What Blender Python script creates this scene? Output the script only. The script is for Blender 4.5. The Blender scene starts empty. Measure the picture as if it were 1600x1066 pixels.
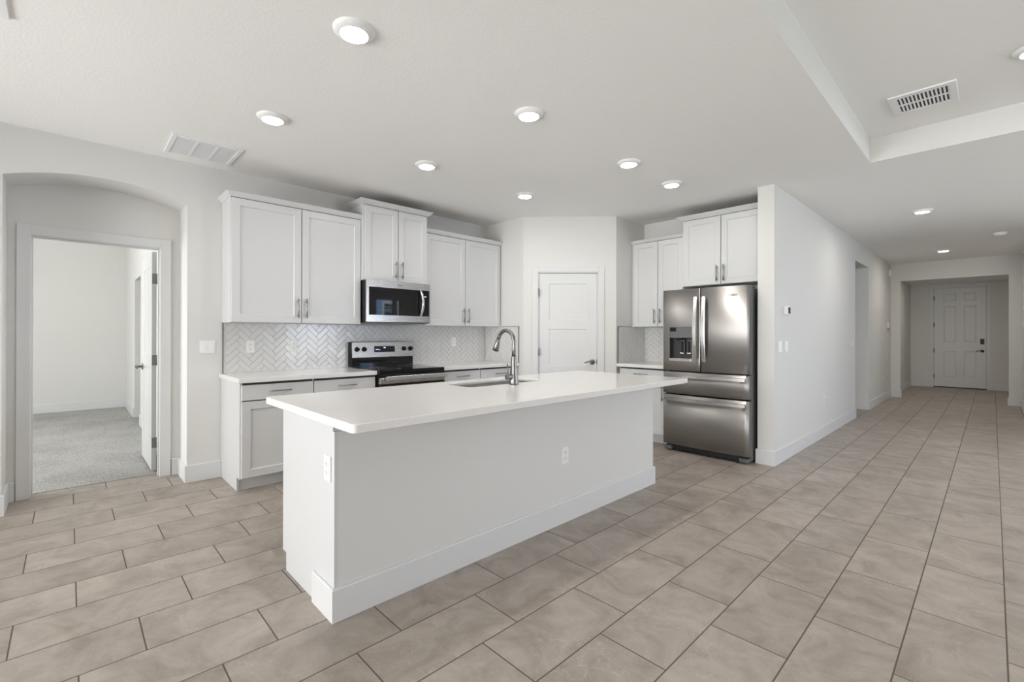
import bpy, bmesh, math, random
from mathutils import Vector, Matrix

S = bpy.context.scene
COL = S.collection
PI = math.pi
random.seed(7)

# ------------------------------------------------------------------ camera, world, daylight, exposure
F_PX, YAW, PITCH, ROLL, CY, CAM_H = 721.39, 0.8056, 0.0018, 0.0020, 521.97, 1.2708
fw = Vector((-math.sin(YAW) * math.cos(PITCH), math.cos(YAW) * math.cos(PITCH), math.sin(PITCH)))
rt = Vector((math.cos(YAW), math.sin(YAW), 0))
up = rt.cross(fw)
r2 = math.cos(ROLL) * rt + math.sin(ROLL) * up
u2 = -math.sin(ROLL) * rt + math.cos(ROLL) * up
cd = bpy.data.cameras.new('camera')
cam = bpy.data.objects.new('camera', cd)
COL.objects.link(cam)
m = Matrix.Identity(4)
for i in range(3):
    m[i][0], m[i][1], m[i][2] = r2[i], u2[i], -fw[i]
m[2][3] = CAM_H
cam.matrix_world = m
cd.sensor_fit = 'HORIZONTAL'
cd.sensor_width = 36.0
cd.lens = F_PX / 1600 * 36.0
cd.shift_y = (CY - 533) / 1600
cd.clip_start, cd.clip_end = 0.05, 100
S.camera = cam

S.view_settings.view_transform = 'Standard'
S.view_settings.look = 'None'
S.view_settings.gamma = 1
S.view_settings.use_curve_mapping = False
S.view_settings.exposure = 0.24
S.cycles.use_denoising = True
S.cycles.max_bounces = 10
S.cycles.diffuse_bounces = 6
S.cycles.glossy_bounces = 5
S.cycles.transparent_max_bounces = 8
S.cycles.sample_clamp_indirect = 6.0
S.cycles.caustics_reflective = False
S.cycles.caustics_refractive = False

W = bpy.data.worlds.new('sky')
S.world = W
W.use_nodes = True
wb = W.node_tree.nodes['Background']
wb.inputs[0].default_value = (0.93, 0.96, 1.0, 1)
wb.inputs[1].default_value = 3.2


def area(name, loc, aim, sx, sy, watts, col):
    l = bpy.data.lights.new(name, 'AREA')
    l.shape = 'RECTANGLE'
    l.size, l.size_y, l.energy, l.color = sx, sy, watts, col
    o = bpy.data.objects.new(name, l)
    COL.objects.link(o)
    o.location = loc
    o.rotation_euler = Vector(aim).to_track_quat('-Z', 'Y').to_euler()
    return o


area('daylight_patio', (-3.2, -3.45, 1.1), (0, 1, 0), 2.8, 2.0, 118, (1.0, 0.985, 0.96))
area('added_fill_side', (2.4, -3.45, 1.15), (0, 1, 0), 3.4, 2.1, 145, (1.0, 0.99, 0.98))  # extra light added to brighten the island front and the tray
area('daylight_living', (5.1, 5.4, 1.45), (-1, 0, 0), 1.7, 1.75, 85, (0.97, 0.985, 1.0))
area('added_fill_hall', (2.6, 10.75, 1.4), (0, -1, 0), 3.2, 1.9, 62, (1.0, 0.985, 0.96))  # added light for the hallway, through an invented window
area('daylight_bedroom', (-7.0, -2.95, 1.5), (0, 1, 0), 2.6, 1.6, 52, (1.0, 0.985, 0.95))
LAMP = 112.0
HALL_LAMP = 190.0
sl = bpy.data.lights.new('sun', 'SUN')
sl.energy, sl.angle, sl.color = 18.0, 0.02, (1.0, 0.96, 0.9)
sun = bpy.data.objects.new('sun', sl)
COL.objects.link(sun)
sun.rotation_euler = Vector((0.75, 0.1, -0.66)).to_track_quat('-Z', 'Y').to_euler()


# ------------------------------------------------------------------ materials
def mat(name, col, rough=0.5, metal=0.0, spec=0.5, coat=0.0, bump=None, noise=None, emit=None, aniso=None):
    mt = bpy.data.materials.new(name)
    mt.use_nodes = True
    nt = mt.node_tree
    b = nt.nodes['Principled BSDF']
    b.inputs['Base Color'].default_value = (*col, 1)
    b.inputs['Roughness'].default_value = rough
    b.inputs['Metallic'].default_value = metal
    b.inputs['Specular IOR Level'].default_value = spec
    b.inputs['Coat Weight'].default_value = coat
    if emit:
        b.inputs['Emission Color'].default_value = (*emit[0], 1)
        b.inputs['Emission Strength'].default_value = emit[1]
    tc = None

    def coord(scale=None):
        nonlocal tc
        if tc is None:
            tc = nt.nodes.new('ShaderNodeNewGeometry').outputs['Position']
        if scale is None:
            return tc
        mp = nt.nodes.new('ShaderNodeMapping')
        mp.inputs['Scale'].default_value = scale
        nt.links.new(tc, mp.inputs[0])
        return mp.outputs[0]
    if noise:   # (scale, amount[, detail])
        n = nt.nodes.new('ShaderNodeTexNoise')
        n.inputs['Scale'].default_value = noise[0]
        n.inputs['Detail'].default_value = noise[2] if len(noise) > 2 else 4
        nt.links.new(coord(), n.inputs['Vector'])
        r = nt.nodes.new('ShaderNodeValToRGB')
        a = noise[1]
        r.color_ramp.elements[0].position, r.color_ramp.elements[1].position = 0.3, 0.7
        r.color_ramp.elements[0].color = (*[c * (1 - a) for c in col], 1)
        r.color_ramp.elements[1].color = (*[min(1, c * (1 + a)) for c in col], 1)
        nt.links.new(n.outputs[0], r.inputs[0])
        nt.links.new(r.outputs[0], b.inputs['Base Color'])
    if bump:    # (scale, strength, distance, detail)
        n = nt.nodes.new('ShaderNodeTexNoise')
        n.inputs['Scale'].default_value = bump[0]
        n.inputs['Detail'].default_value = bump[3] if len(bump) > 3 else 2
        nt.links.new(coord(), n.inputs['Vector'])
        bp = nt.nodes.new('ShaderNodeBump')
        bp.inputs['Strength'].default_value = bump[1]
        bp.inputs['Distance'].default_value = bump[2]
        nt.links.new(n.outputs[0], bp.inputs['Height'])
        nt.links.new(bp.outputs[0], b.inputs['Normal'])
    if aniso and len(aniso) > 2:   # highlights drawn out along the given direction
        cx = nt.nodes.new('ShaderNodeCombineXYZ')
        for i in range(3):
            cx.inputs[i].default_value = aniso[2][i]
        nt.links.new(cx.outputs[0], b.inputs['Tangent'])
        b.inputs['Anisotropic'].default_value = 0.85
    if aniso:   # brushed metal: (stretch xyz, amount)
        n = nt.nodes.new('ShaderNodeTexNoise')
        n.inputs['Scale'].default_value = 1
        n.inputs['Detail'].default_value = 3
        nt.links.new(coord(aniso[0]), n.inputs['Vector'])
        mr = nt.nodes.new('ShaderNodeMapRange')
        mr.inputs['To Min'].default_value = rough - aniso[1]
        mr.inputs['To Max'].default_value = rough + aniso[1]
        nt.links.new(n.outputs[0], mr.inputs[0])
        nt.links.new(mr.outputs[0], b.inputs['Roughness'])
    return mt


M = {}
M['wall'] = mat('wall_paint', (0.705, 0.703, 0.682), 0.7, spec=0.25, bump=(140, 0.10, 0.002, 2))
M['ceiling'] = mat('ceiling_texture', (0.90, 0.90, 0.887), 0.85, spec=0.15, bump=(62, 0.28, 0.004, 3))
M['trim'] = mat('trim_paint', (0.70, 0.705, 0.706), 0.38, spec=0.4)
M['cabinet'] = mat('cabinet_paint', (0.64, 0.643, 0.646), 0.34, spec=0.42)
M['plastic'] = mat('white_plastic', (0.84, 0.84, 0.83), 0.35)
M['plastic_grey'] = mat('grey_plastic', (0.30, 0.30, 0.30), 0.45)
M['slot'] = mat('dark_slot', (0.05, 0.05, 0.05), 0.6)
M['gap_shade'] = mat('painted_gap_shade', (0.07, 0.067, 0.063), 0.8)  # shade in the door and drawer gaps, painted as a dark backing
M['quartz'] = mat('white_quartz', (0.80, 0.785, 0.765), 0.13, spec=0.5, noise=(90, 0.018, 6))
M['steel'] = mat('stainless_steel', (0.43, 0.41, 0.385), 0.27, metal=1, aniso=((6, 6, 260), 0.05))
M['steel_v'] = mat('stainless_steel_upright', (0.40, 0.385, 0.37), 0.36, metal=1, aniso=((5, 5, 240), 0.04, (0, 0, 1)))
M['cavity'] = mat('dispenser_cavity', (0.035, 0.035, 0.037), 0.4)
M['dark_top'] = mat('unseen_brown_top', (0.20, 0.135, 0.085), 0.8, noise=(30, 0.2))  # unseen brown wood tops, added to deepen the shade above the cabinets
M['steel_sink'] = mat('sink_steel', (0.24, 0.23, 0.22), 0.34, metal=1)
M['steel_hi'] = mat('polished_handle', (0.72, 0.71, 0.69), 0.22, metal=1)
M['nickel'] = mat('satin_nickel', (0.24, 0.232, 0.22), 0.32, metal=1)
M['bar'] = mat('brushed_bar_pull', (0.36, 0.355, 0.35), 0.34, metal=1)
M['bronze'] = mat('dark_bronze', (0.045, 0.035, 0.03), 0.4, metal=0.6)
M['hinge'] = mat('satin_hinge', (0.30, 0.30, 0.29), 0.45, metal=0.8)
M['black_glass'] = mat('black_glass', (0.006, 0.006, 0.007), 0.035, spec=0.5)
M['black'] = mat('black_enamel', (0.008, 0.008, 0.008), 0.3, spec=0.25)
M['case'] = mat('grey_appliance_case', (0.13, 0.13, 0.135), 0.45, metal=0.3)
M['rubber'] = mat('black_rubber', (0.012, 0.012, 0.012), 0.6)
M['grout_white'] = mat('pale_grout', (0.635, 0.63, 0.615), 0.8)
M['tile_white'] = mat('glazed_white_tile', (0.68, 0.677, 0.665), 0.17, spec=0.5, bump=(16, 0.10, 0.004, 1))
M['edge'] = mat('metal_edge_strip', (0.16, 0.16, 0.155), 0.45, metal=0.7)
M['display'] = mat('display_glass', (0.008, 0.009, 0.014), 0.08)
M['led'] = mat('display_light', (0.2, 0.25, 0.5), 0.4, emit=((0.45, 0.6, 1.0), 1.6))
M['lens'] = mat('lamp_lens', (0.9, 0.9, 0.9), 0.5, emit=((1.0, 0.965, 0.92), LAMP))
M['lens_hall'] = mat('hall_lamp_lens', (0.9, 0.9, 0.9), 0.5, emit=((1.0, 0.93, 0.84), HALL_LAMP))
M['vent'] = mat('vent_enamel', (0.86, 0.865, 0.875), 0.4)
M['filter'] = mat('vent_filter', (0.52, 0.535, 0.57), 0.8)
M['duct'] = mat('duct_dark', (0.06, 0.065, 0.08), 0.6)
M['siding'] = mat('blue_siding', (0.20, 0.34, 0.64), 0.7)
M['ground'] = mat('lawn', (0.10, 0.20, 0.06), 0.9, noise=(6, 0.3))
M['logo'] = mat('logo_print', (0.05, 0.05, 0.055), 0.4)


def glass_mat():
    mt = bpy.data.materials.new('window_glass')
    mt.use_nodes = True
    nt = mt.node_tree
    nt.nodes.remove(nt.nodes['Principled BSDF'])
    out = nt.nodes['Material Output']
    tr = nt.nodes.new('ShaderNodeBsdfTransparent')
    gl = nt.nodes.new('ShaderNodeBsdfGlossy')
    gl.inputs['Roughness'].default_value = 0.0
    fr = nt.nodes.new('ShaderNodeFresnel')
    mx = nt.nodes.new('ShaderNodeMixShader')
    nt.links.new(fr.outputs[0], mx.inputs[0])
    nt.links.new(tr.outputs[0], mx.inputs[1])
    nt.links.new(gl.outputs[0], mx.inputs[2])
    nt.links.new(mx.outputs[0], out.inputs[0])
    return mt


M['glass'] = glass_mat()


def floor_mat():
    """12 x 24 in stone-look porcelain in a one-third stagger, rows running along Y."""
    mt = bpy.data.materials.new('floor_tile')
    mt.use_nodes = True
    nt = mt.node_tree
    b = nt.nodes['Principled BSDF']
    N, L = nt.nodes.new, nt.links.new

    def mth(op, a, c=None, d=None):
        n = N('ShaderNodeMath')
        n.operation = op
        for i, v in enumerate((a, c, d)):
            if v is None:
                continue
            if isinstance(v, (int, float)):
                n.inputs[i].default_value = v
            else:
                L(v, n.inputs[i])
        return n.outputs[0]
    pos = N('ShaderNodeNewGeometry').outputs['Position']
    sep = N('ShaderNodeSeparateXYZ')
    L(pos, sep.inputs[0])
    PX, PY, G = 0.2993, 0.602, 0.0021
    u = mth('DIVIDE', mth('SUBTRACT', sep.outputs[0], 0.04), PX)
    k = mth('FLOOR', u)
    fu = mth('SUBTRACT', u, k)
    yy = mth('SUBTRACT', sep.outputs[1], 0.03)
    yy = mth('ADD', yy, mth('MULTIPLY', mth('ADD', k, 11), 0.602 / 3))
    v = mth('DIVIDE', yy, PY)
    j = mth('FLOOR', v)
    fv = mth('SUBTRACT', v, j)
    du = mth('MULTIPLY', mth('MINIMUM', fu, mth('SUBTRACT', 1, fu)), PX)
    dv = mth('MULTIPLY', mth('MINIMUM', fv, mth('SUBTRACT', 1, fv)), PY)
    d = mth('MINIMUM', du, dv)
    mr = N('ShaderNodeMapRange')
    mr.interpolation_type = 'SMOOTHSTEP'
    mr.inputs['From Min'].default_value = G * 0.8
    mr.inputs['From Max'].default_value = G * 1.7
    L(d, mr.inputs[0])
    tile = mr.outputs[0]
    cid = N('ShaderNodeCombineXYZ')
    L(k, cid.inputs[0])
    L(j, cid.inputs[1])
    wn = N('ShaderNodeTexWhiteNoise')
    wn.noise_dimensions = '3D'
    L(cid.outputs[0], wn.inputs['Vector'])
    sc = N('ShaderNodeVectorMath')
    sc.operation = 'MULTIPLY_ADD'
    L(wn.outputs['Color'], sc.inputs[0])
    sc.inputs[1].default_value = (37, 53, 19)
    L(pos, sc.inputs[2])
    cloud = N('ShaderNodeTexNoise')
    cloud.inputs['Scale'].default_value = 4.6
    cloud.inputs['Detail'].default_value = 10
    cloud.inputs['Roughness'].default_value = 0.68
    cloud.inputs['Distortion'].default_value = 0.7
    L(sc.outputs[0], cloud.inputs['Vector'])
    ramp = N('ShaderNodeValToRGB')
    e = ramp.color_ramp.elements
    e[0].position, e[0].color = 0.30, (0.262, 0.222, 0.188, 1)
    e[1].position, e[1].color = 0.72, (0.465, 0.412, 0.360, 1)
    x = ramp.color_ramp.elements.new(0.5)
    x.color = (0.363, 0.317, 0.274, 1)
    L(cloud.outputs[0], ramp.inputs[0])
    # thin pale veins
    vein = N('ShaderNodeTexNoise')
    vein.inputs['Scale'].default_value = 5.5
    vein.inputs['Detail'].default_value = 5
    vein.inputs['Distortion'].default_value = 1.6
    L(sc.outputs[0], vein.inputs['Vector'])
    vd = mth('ABSOLUTE', mth('SUBTRACT', vein.outputs[0], 0.5))
    vm = N('ShaderNodeMapRange')
    vm.inputs['From Min'].default_value = 0.0
    vm.inputs['From Max'].default_value = 0.012
    vm.inputs['To Min'].default_value = 0.55
    vm.inputs['To Max'].default_value = 0.0
    L(vd, vm.inputs[0])
    gate = N('ShaderNodeTexNoise')
    gate.inputs['Scale'].default_value = 2.3
    L(sc.outputs[0], gate.inputs['Vector'])
    gm = N('ShaderNodeMapRange')
    gm.inputs['From Min'].default_value = 0.5
    gm.inputs['From Max'].default_value = 0.65
    L(gate.outputs[0], gm.inputs[0])
    mixv = N('ShaderNodeMixRGB')
    L(mth('MULTIPLY', vm.outputs[0], gm.outputs[0]), mixv.inputs[0])
    L(ramp.outputs[0], mixv.inputs[1])
    mixv.inputs[2].default_value = (0.52, 0.47, 0.42, 1)
    # fine grain and tile-to-tile tone
    fine = N('ShaderNodeTexNoise')
    fine.inputs['Scale'].default_value = 95
    fine.inputs['Detail'].default_value = 3
    L(pos, fine.inputs['Vector'])
    tone = mth('ADD', mth('MULTIPLY', wn.outputs['Value'], 0.13), mth('MULTIPLY', fine.outputs[0], 0.14))
    tone = mth('ADD', tone, 0.865)
    hsv = N('ShaderNodeHueSaturation')
    L(mixv.outputs[0], hsv.inputs['Color'])
    L(tone, hsv.inputs['Value'])
    mg = N('ShaderNodeMixRGB')
    L(tile, mg.inputs[0])
    mg.inputs[1].default_value = (0.105, 0.082, 0.062, 1)
    L(hsv.outputs[0], mg.inputs[2])
    L(mg.outputs[0], b.inputs['Base Color'])
    rr = N('ShaderNodeMapRange')
    rr.inputs['To Min'].default_value = 0.8
    rr.inputs['To Max'].default_value = 0.42
    L(tile, rr.inputs[0])
    L(rr.outputs[0], b.inputs['Roughness'])
    b.inputs['Specular IOR Level'].default_value = 0.42
    bp = N('ShaderNodeBump')
    bp.inputs['Strength'].default_value = 0.5
    bp.inputs['Distance'].default_value = 0.002
    L(mth('ADD', tile, mth('MULTIPLY', cloud.outputs[0], 0.25)), bp.inputs['Height'])
    L(bp.outputs[0], b.inputs['Normal'])
    return mt


def carpet_mat():
    mt = mat('carpet_pile', (0.42, 0.42, 0.405), 0.95, spec=0.05)
    nt = mt.node_tree
    b = nt.nodes['Principled BSDF']
    pos = nt.nodes.new('ShaderNodeNewGeometry').outputs['Position']
    n = nt.nodes.new('ShaderNodeTexNoise')
    n.inputs['Scale'].default_value = 75
    n.inputs['Detail'].default_value = 5
    n.inputs['Roughness'].default_value = 0.75
    nt.links.new(pos, n.inputs['Vector'])
    n2 = nt.nodes.new('ShaderNodeTexNoise')
    n2.inputs['Scale'].default_value = 2.2
    n2.inputs['Detail'].default_value = 3
    nt.links.new(pos, n2.inputs['Vector'])
    ad = nt.nodes.new('ShaderNodeMath')
    ad.operation = 'MULTIPLY_ADD'
    nt.links.new(n2.outputs[0], ad.inputs[0])
    ad.inputs[1].default_value = 0.22
    nt.links.new(n.outputs[0], ad.inputs[2])
    r = nt.nodes.new('ShaderNodeValToRGB')
    r.color_ramp.elements[0].position, r.color_ramp.elements[1].position = 0.42, 0.80
    r.color_ramp.elements[0].color = (0.25, 0.247, 0.237, 1)
    r.color_ramp.elements[1].color = (0.66, 0.652, 0.63, 1)
    nt.links.new(ad.outputs[0], r.inputs[0])
    nt.links.new(r.outputs[0], b.inputs['Base Color'])
    bp = nt.nodes.new('ShaderNodeBump')
    bp.inputs['Strength'].default_value = 0.9
    bp.inputs['Distance'].default_value = 0.012
    nt.links.new(n.outputs[0], bp.inputs['Height'])
    nt.links.new(bp.outputs[0], b.inputs['Normal'])
    return mt


M['floor'] = floor_mat()
M['carpet'] = carpet_mat()


# ------------------------------------------------------------------ mesh helpers
class MB:
    def __init__(self):
        self.bm = bmesh.new()

    def box(self, x0, x1, y0, y1, z0, z1, bev=0.0, mi=0):
        vs = [self.bm.verts.new((x, y, z)) for x in (x0, x1) for y in (y0, y1) for z in (z0, z1)]
        q = ((0, 1, 3, 2), (4, 6, 7, 5), (0, 4, 5, 1), (2, 3, 7, 6), (0, 2, 6, 4), (1, 5, 7, 3))
        fs = [self.bm.faces.new([vs[i] for i in f]) for f in q]
        for f in fs:
            f.material_index = mi
        if bev > 0:
            es = list({e for f in fs for e in f.edges})
            r = bmesh.ops.bevel(self.bm, geom=es, offset=bev, segments=2, profile=0.5, affect='EDGES')
            for f in r['faces']:
                f.material_index = mi
        return self

    def face(self, pts, mi=0, smooth=False):
        f = self.bm.faces.new([self.bm.verts.new(p) for p in pts])
        f.material_index = mi
        f.smooth = smooth
        return f

    def prism(self, poly, axis, a, b, mi=0):
        """poly: 2-D outline; axis: extrusion axis 0/1/2 from a to b (other two axes in order)."""
        def P(p, t):
            c = list(p)
            c.insert(axis, t)
            return c
        A = [self.bm.verts.new(P(p, a)) for p in poly]
        B = [self.bm.verts.new(P(p, b)) for p in poly]
        n = len(poly)
        fs = [self.bm.faces.new(A), self.bm.faces.new(B[::-1])]
        for i in range(n):
            fs.append(self.bm.faces.new((A[i], B[i], B[(i + 1) % n], A[(i + 1) % n])))
        for f in fs:
            f.material_index = mi
        return self

    def tube(self, pts, r, seg=12, caps=True, mi=0):
        """round tube along pts; r a number or a list."""
        pts = [Vector(p) for p in pts]
        rs = r if isinstance(r, (list, tuple)) else [r] * len(pts)
        t0 = (pts[1] - pts[0]).normalized()
        ref = Vector((0, 0, 1)) if abs(t0.z) < 0.9 else Vector((1, 0, 0))
        nrm = t0.cross(ref).normalized()
        rings = []
        for i, p in enumerate(pts):
            if i == 0:
                t = t0
            elif i == len(pts) - 1:
                t = (pts[i] - pts[i - 1]).normalized()
            else:
                t = ((pts[i + 1] - p).normalized() + (p - pts[i - 1]).normalized())
                t = t.normalized() if t.length > 1e-6 else (pts[i + 1] - p).normalized()
            nrm = (nrm - t * nrm.dot(t)).normalized()
            bn = t.cross(nrm)
            rings.append([self.bm.verts.new(p + rs[i] * (math.cos(2 * PI * s / seg) * nrm + math.sin(2 * PI * s / seg) * bn)) for s in range(seg)])
        for a, b in zip(rings, rings[1:]):
            for s in range(seg):
                f = self.bm.faces.new((a[s], a[(s + 1) % seg], b[(s + 1) % seg], b[s]))
                f.smooth = True
                f.material_index = mi
        if caps:
            self.bm.faces.new(rings[0][::-1]).material_index = mi
            self.bm.faces.new(rings[-1]).material_index = mi
        return self

    def lathe(self, prof, c=(0, 0, 0), axis='Z', seg=32, mi=0, smooth=True):
        """prof: list of (radius, height) revolved round an axis through c."""
        rings = []
        for r, h in prof:
            ring = []
            if r < 1e-6:
                n = 1
            else:
                n = seg
            for s in range(n):
                a = 2 * PI * s / seg
                x, y = r * math.cos(a), r * math.sin(a)
                p = {'Z': (x, y, h), 'Y': (x, h, y), 'X': (h, x, y)}[axis]
                ring.append(self.bm.verts.new(Vector(p) + Vector(c)))
            rings.append(ring)
        for a, b in zip(rings, rings[1:]):
            for s in range(seg):
                q = [a[s % len(a)], a[(s + 1) % len(a)], b[(s + 1) % len(b)], b[s % len(b)]]
                q2 = []
                for v in q:
                    if v not in q2:
                        q2.append(v)
                if len(q2) > 2:
                    f = self.bm.faces.new(q2)
                    f.smooth = smooth
                    f.material_index = mi
        return self

    def sweep(self, path, prof, closed=False, mi=0):
        """profile (out, z) swept with mitres along a 2-D floor path; 'out' is to the right of the walking direction."""
        n = len(path)
        P = [Vector((p[0], p[1])) for p in path]
        rows = []
        for i in range(n):
            ds = []
            if i > 0 or closed:
                ds.append((P[i] - P[i - 1]).normalized())
            if i < n - 1 or closed:
                ds.append((P[(i + 1) % n] - P[i]).normalized())
            ns = [Vector((d.y, -d.x)) for d in ds]
            if len(ns) == 2:
                mtr = (ns[0] + ns[1])
                mtr = mtr / max(1e-6, mtr.dot(ns[0]))
            else:
                mtr = ns[0]
            rows.append([self.bm.verts.new((P[i].x + mtr.x * o, P[i].y + mtr.y * o, z)) for o, z in prof])
        k = len(prof)
        for i in range(n if closed else n - 1):
            a, b = rows[i], rows[(i + 1) % n]
            for j in range(k):
                f = self.bm.faces.new((a[j], b[j], b[(j + 1) % k], a[(j + 1) % k]))
                f.material_index = mi
        if not closed:
            self.bm.faces.new(rows[0]).material_index = mi
            self.bm.faces.new(rows[-1][::-1]).material_index = mi
        return self

    def loops(self, x0, x1, z0, z1, prof, cap=True, mi=0):
        """nested rectangles in an XZ plane: prof = (inset, y) list joined by quads, last one capped."""
        prev = None
        for ins, y in prof:
            r = [self.bm.verts.new(p) for p in ((x0 + ins, y, z0 + ins), (x1 - ins, y, z0 + ins), (x1 - ins, y, z1 - ins), (x0 + ins, y, z1 - ins))]
            if prev:
                for s in range(4):
                    self.bm.faces.new((prev[s], prev[(s + 1) % 4], r[(s + 1) % 4], r[s])).material_index = mi
            prev = r
        if cap:
            self.bm.faces.new(prev).material_index = mi
        return self

    def shaker(self, x0, x1, z0, z1, t=0.02, rail=0.062, yf=0.0):
        """shaker door: front at y=yf, back at yf+t."""
        self.loops(x0, x1, z0, z1, [(0, yf + t), (0, yf + 0.002), (0.002, yf), (rail, yf), (rail + 0.002, yf + 0.003), (rail + 0.007, yf + 0.0085)])
        self.face([(x0, yf + t, z0), (x0, yf + t, z1), (x1, yf + t, z1), (x1, yf + t, z0)])
        return self

    def paneled(self, w, h, t, panels, prof):
        """door slab, front y=0, back y=t, with recessed panels (x0,x1,z0,z1) on both faces."""
        xs = sorted({0.0, w, *[p[0] for p in panels], *[p[1] for p in panels]})
        zs = sorted({0.0, h, *[p[2] for p in panels], *[p[3] for p in panels]})
        for yb, sg in ((0.0, 1), (t, -1)):
            for xa, xb in zip(xs, xs[1:]):
                for za, zb in zip(zs, zs[1:]):
                    cx, cz = (xa + xb) / 2, (za + zb) / 2
                    if any(p[0] < cx < p[1] and p[2] < cz < p[3] for p in panels):
                        continue
                    self.face([(xa, yb, za), (xb, yb, za), (xb, yb, zb), (xa, yb, zb)])
            for p in panels:
                self.loops(*p, [(i, yb + sg * d) for i, d in prof])
        for a, b in (((0, 0), (0, h)), ((w, 0), (w, h))):
            self.face([(a[0], 0, 0), (a[0], t, 0), (b[0], t, h), (b[0], 0, h)])
        self.face([(0, 0, 0), (w, 0, 0), (w, t, 0), (0, t, 0)])
        self.face([(0, 0, h), (w, 0, h), (w, t, h), (0, t, h)])
        return self

    def build(self, name, material, parent=None, wn=True):
        bm = self.bm
        bmesh.ops.remove_doubles(bm, verts=bm.verts, dist=1e-6)
        if wn:
            bmesh.ops.recalc_face_normals(bm, faces=bm.faces)
        me = bpy.data.meshes.new(name)
        bm.to_mesh(me)
        bm.free()
        for mt in (material if isinstance(material, (list, tuple)) else [material]):
            me.materials.append(M[mt])
        o = bpy.data.objects.new(name, me)
        COL.objects.link(o)
        if parent:
            o.parent = parent
        return o


def thing(name, label, cat, loc=(0, 0, 0), rz=0, group=None):
    o = bpy.data.objects.new(name, None)
    o.empty_display_size = 0.1
    COL.objects.link(o)
    o.location = loc
    o.rotation_euler = (0, 0, rz)
    return tag(o, label, cat, group)


def tag(o, label, cat, group=None):
    o['label'] = label
    o['category'] = cat
    if group:
        o['group'] = group
    return o


def struct(name, mb, material, parent=None):
    o = mb.build(name, material, parent)
    if parent is None:
        o['kind'] = 'structure'
    return o


def struct_root(name, loc=(0, 0, 0), rz=0):
    o = bpy.data.objects.new(name, None)
    COL.objects.link(o)
    o.location = loc
    o.rotation_euler = (0, 0, rz)
    o['kind'] = 'structure'
    return o


def copy_tree(o, parent=None):
    c = o.copy()
    COL.objects.link(c)
    if parent:
        c.parent = parent
    for ch in list(o.children):
        copy_tree(ch, c)
    return c


def text(name, body, size, material, parent, loc, rot=(PI / 2, 0, 0), depth=0.0006, sx=1.0):
    cu = bpy.data.curves.new(name, 'FONT')
    cu.body, cu.size, cu.extrude = body, size, depth
    cu.align_x, cu.align_y = 'CENTER', 'CENTER'
    tmp = bpy.data.objects.new('tmp', cu)
    COL.objects.link(tmp)
    bpy.context.view_layer.update()
    me = bpy.data.meshes.new_from_object(tmp.evaluated_get(bpy.context.evaluated_depsgraph_get()))
    bpy.data.objects.remove(tmp)
    me.name = name
    me.materials.clear()
    me.materials.append(M[material])
    o = bpy.data.objects.new(name, me)
    COL.objects.link(o)
    o.parent = parent
    o.location, o.rotation_euler, o.scale = loc, rot, (sx, 1, 1)
    return o


R90 = PI / 2
# ------------------------------------------------------------------ key planes (metres)
CE = 2.743          # ceiling
XW = -4.778         # range wall
XN = -5.14          # back of the arched niche
YP = 4.083          # return wall left of the pantry
XP = -3.235         # return wall right of the pantry
YB = 5.56           # wall behind the refrigerator
XH = -1.471         # hallway wall
YH = 4.943          # kitchen end of the hallway wall
YE = 12.33          # end of the hallway
YD = 15.5           # front door wall
XR, YS = 4.7, -3.1  # living-room side wall, patio wall

# ------------------------------------------------------------------ floor, ceiling, walls
b = MB()
b.box(-5.262, XR + 0.15, YS - 0.15, YD + 0.15, -0.12, 0)
struct('floor', b, 'floor')
b = MB()
b.box(-10.7, -5.263, -2.8, 1.75, -0.12, 0.004)
struct('floor_bedroom', b, 'carpet')

TX0, TX1, TY0, TY1, TZ = -0.722, 3.6, -1.6, 4.922, 2.945   # raised tray
b = MB()
t = 0.32
b.box(XN - 0.13, TX0, YS - 0.15, YE + 0.11, CE, CE + t)
b.box(TX1, XR + 0.15, YS - 0.15, YE + 0.11, CE, CE + t)
b.box(TX0, TX1, YS - 0.15, TY0, CE, CE + t)
b.box(TX0, TX1, TY1, YE + 0.11, CE, CE + t)
b.box(TX0, TX1, TY0, TY1, TZ, CE + t)
b.bm.normal_update()
for f in b.bm.faces:
    if abs(f.normal.z) < 0.5:
        f.material_index = 1  # tray sides take the darker wall colour to tone down their light
struct('ceiling', b, ['ceiling', 'wall'])
b = MB()
b.box(-1.6, 1.2, YE + 0.11, YD + 0.15, 2.56, 2.7)
struct('ceiling_foyer', b, 'ceiling')
b = MB()
b.box(-10.7, XN - 0.13, -2.92, 1.75, 3.05, 3.15)
struct('ceiling_bedroom', b, 'ceiling')

# range wall with the arched opening
AY0, AY1, AZ = -0.335, 0.732, 2.386
b = MB()
b.box(XN - 0.0, XW, YS - 0.15, AY0, 0, CE)
b.box(XN - 0.0, XW, AY1, YP + 0.9, 0, CE)
rise = 0.094
hw = (AY1 - AY0) / 2
rad = (hw * hw + rise * rise) / (2 * rise)
cyc, czc = (AY0 + AY1) / 2, AZ + rise - rad
arc = []
a0 = math.asin(hw / rad)
for i in range(33):
    a = -a0 + 2 * a0 * i / 32
    arc.append((cyc + rad * math.sin(a), czc + rad * math.cos(a)))
for p, q in zip(arc, arc[1:]):
    b.prism([p, q, (q[0], CE), (p[0], CE)], 0, XN, XW)
struct('wall_west', b, 'wall')

DY0, DY1, DZ = -0.223, 0.600, 2.046     # bedroom door opening
b = MB()
X0, X1 = XN - 0.125, XN
b.box(X0, X1, -2.8, DY0, 0, 3.05)
b.box(X0, X1, DY1, 1.75, 0, 3.05)
b.box(X0, X1, DY0, DY1, DZ, 3.05)
struct('wall_niche', b, 'wall')

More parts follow.
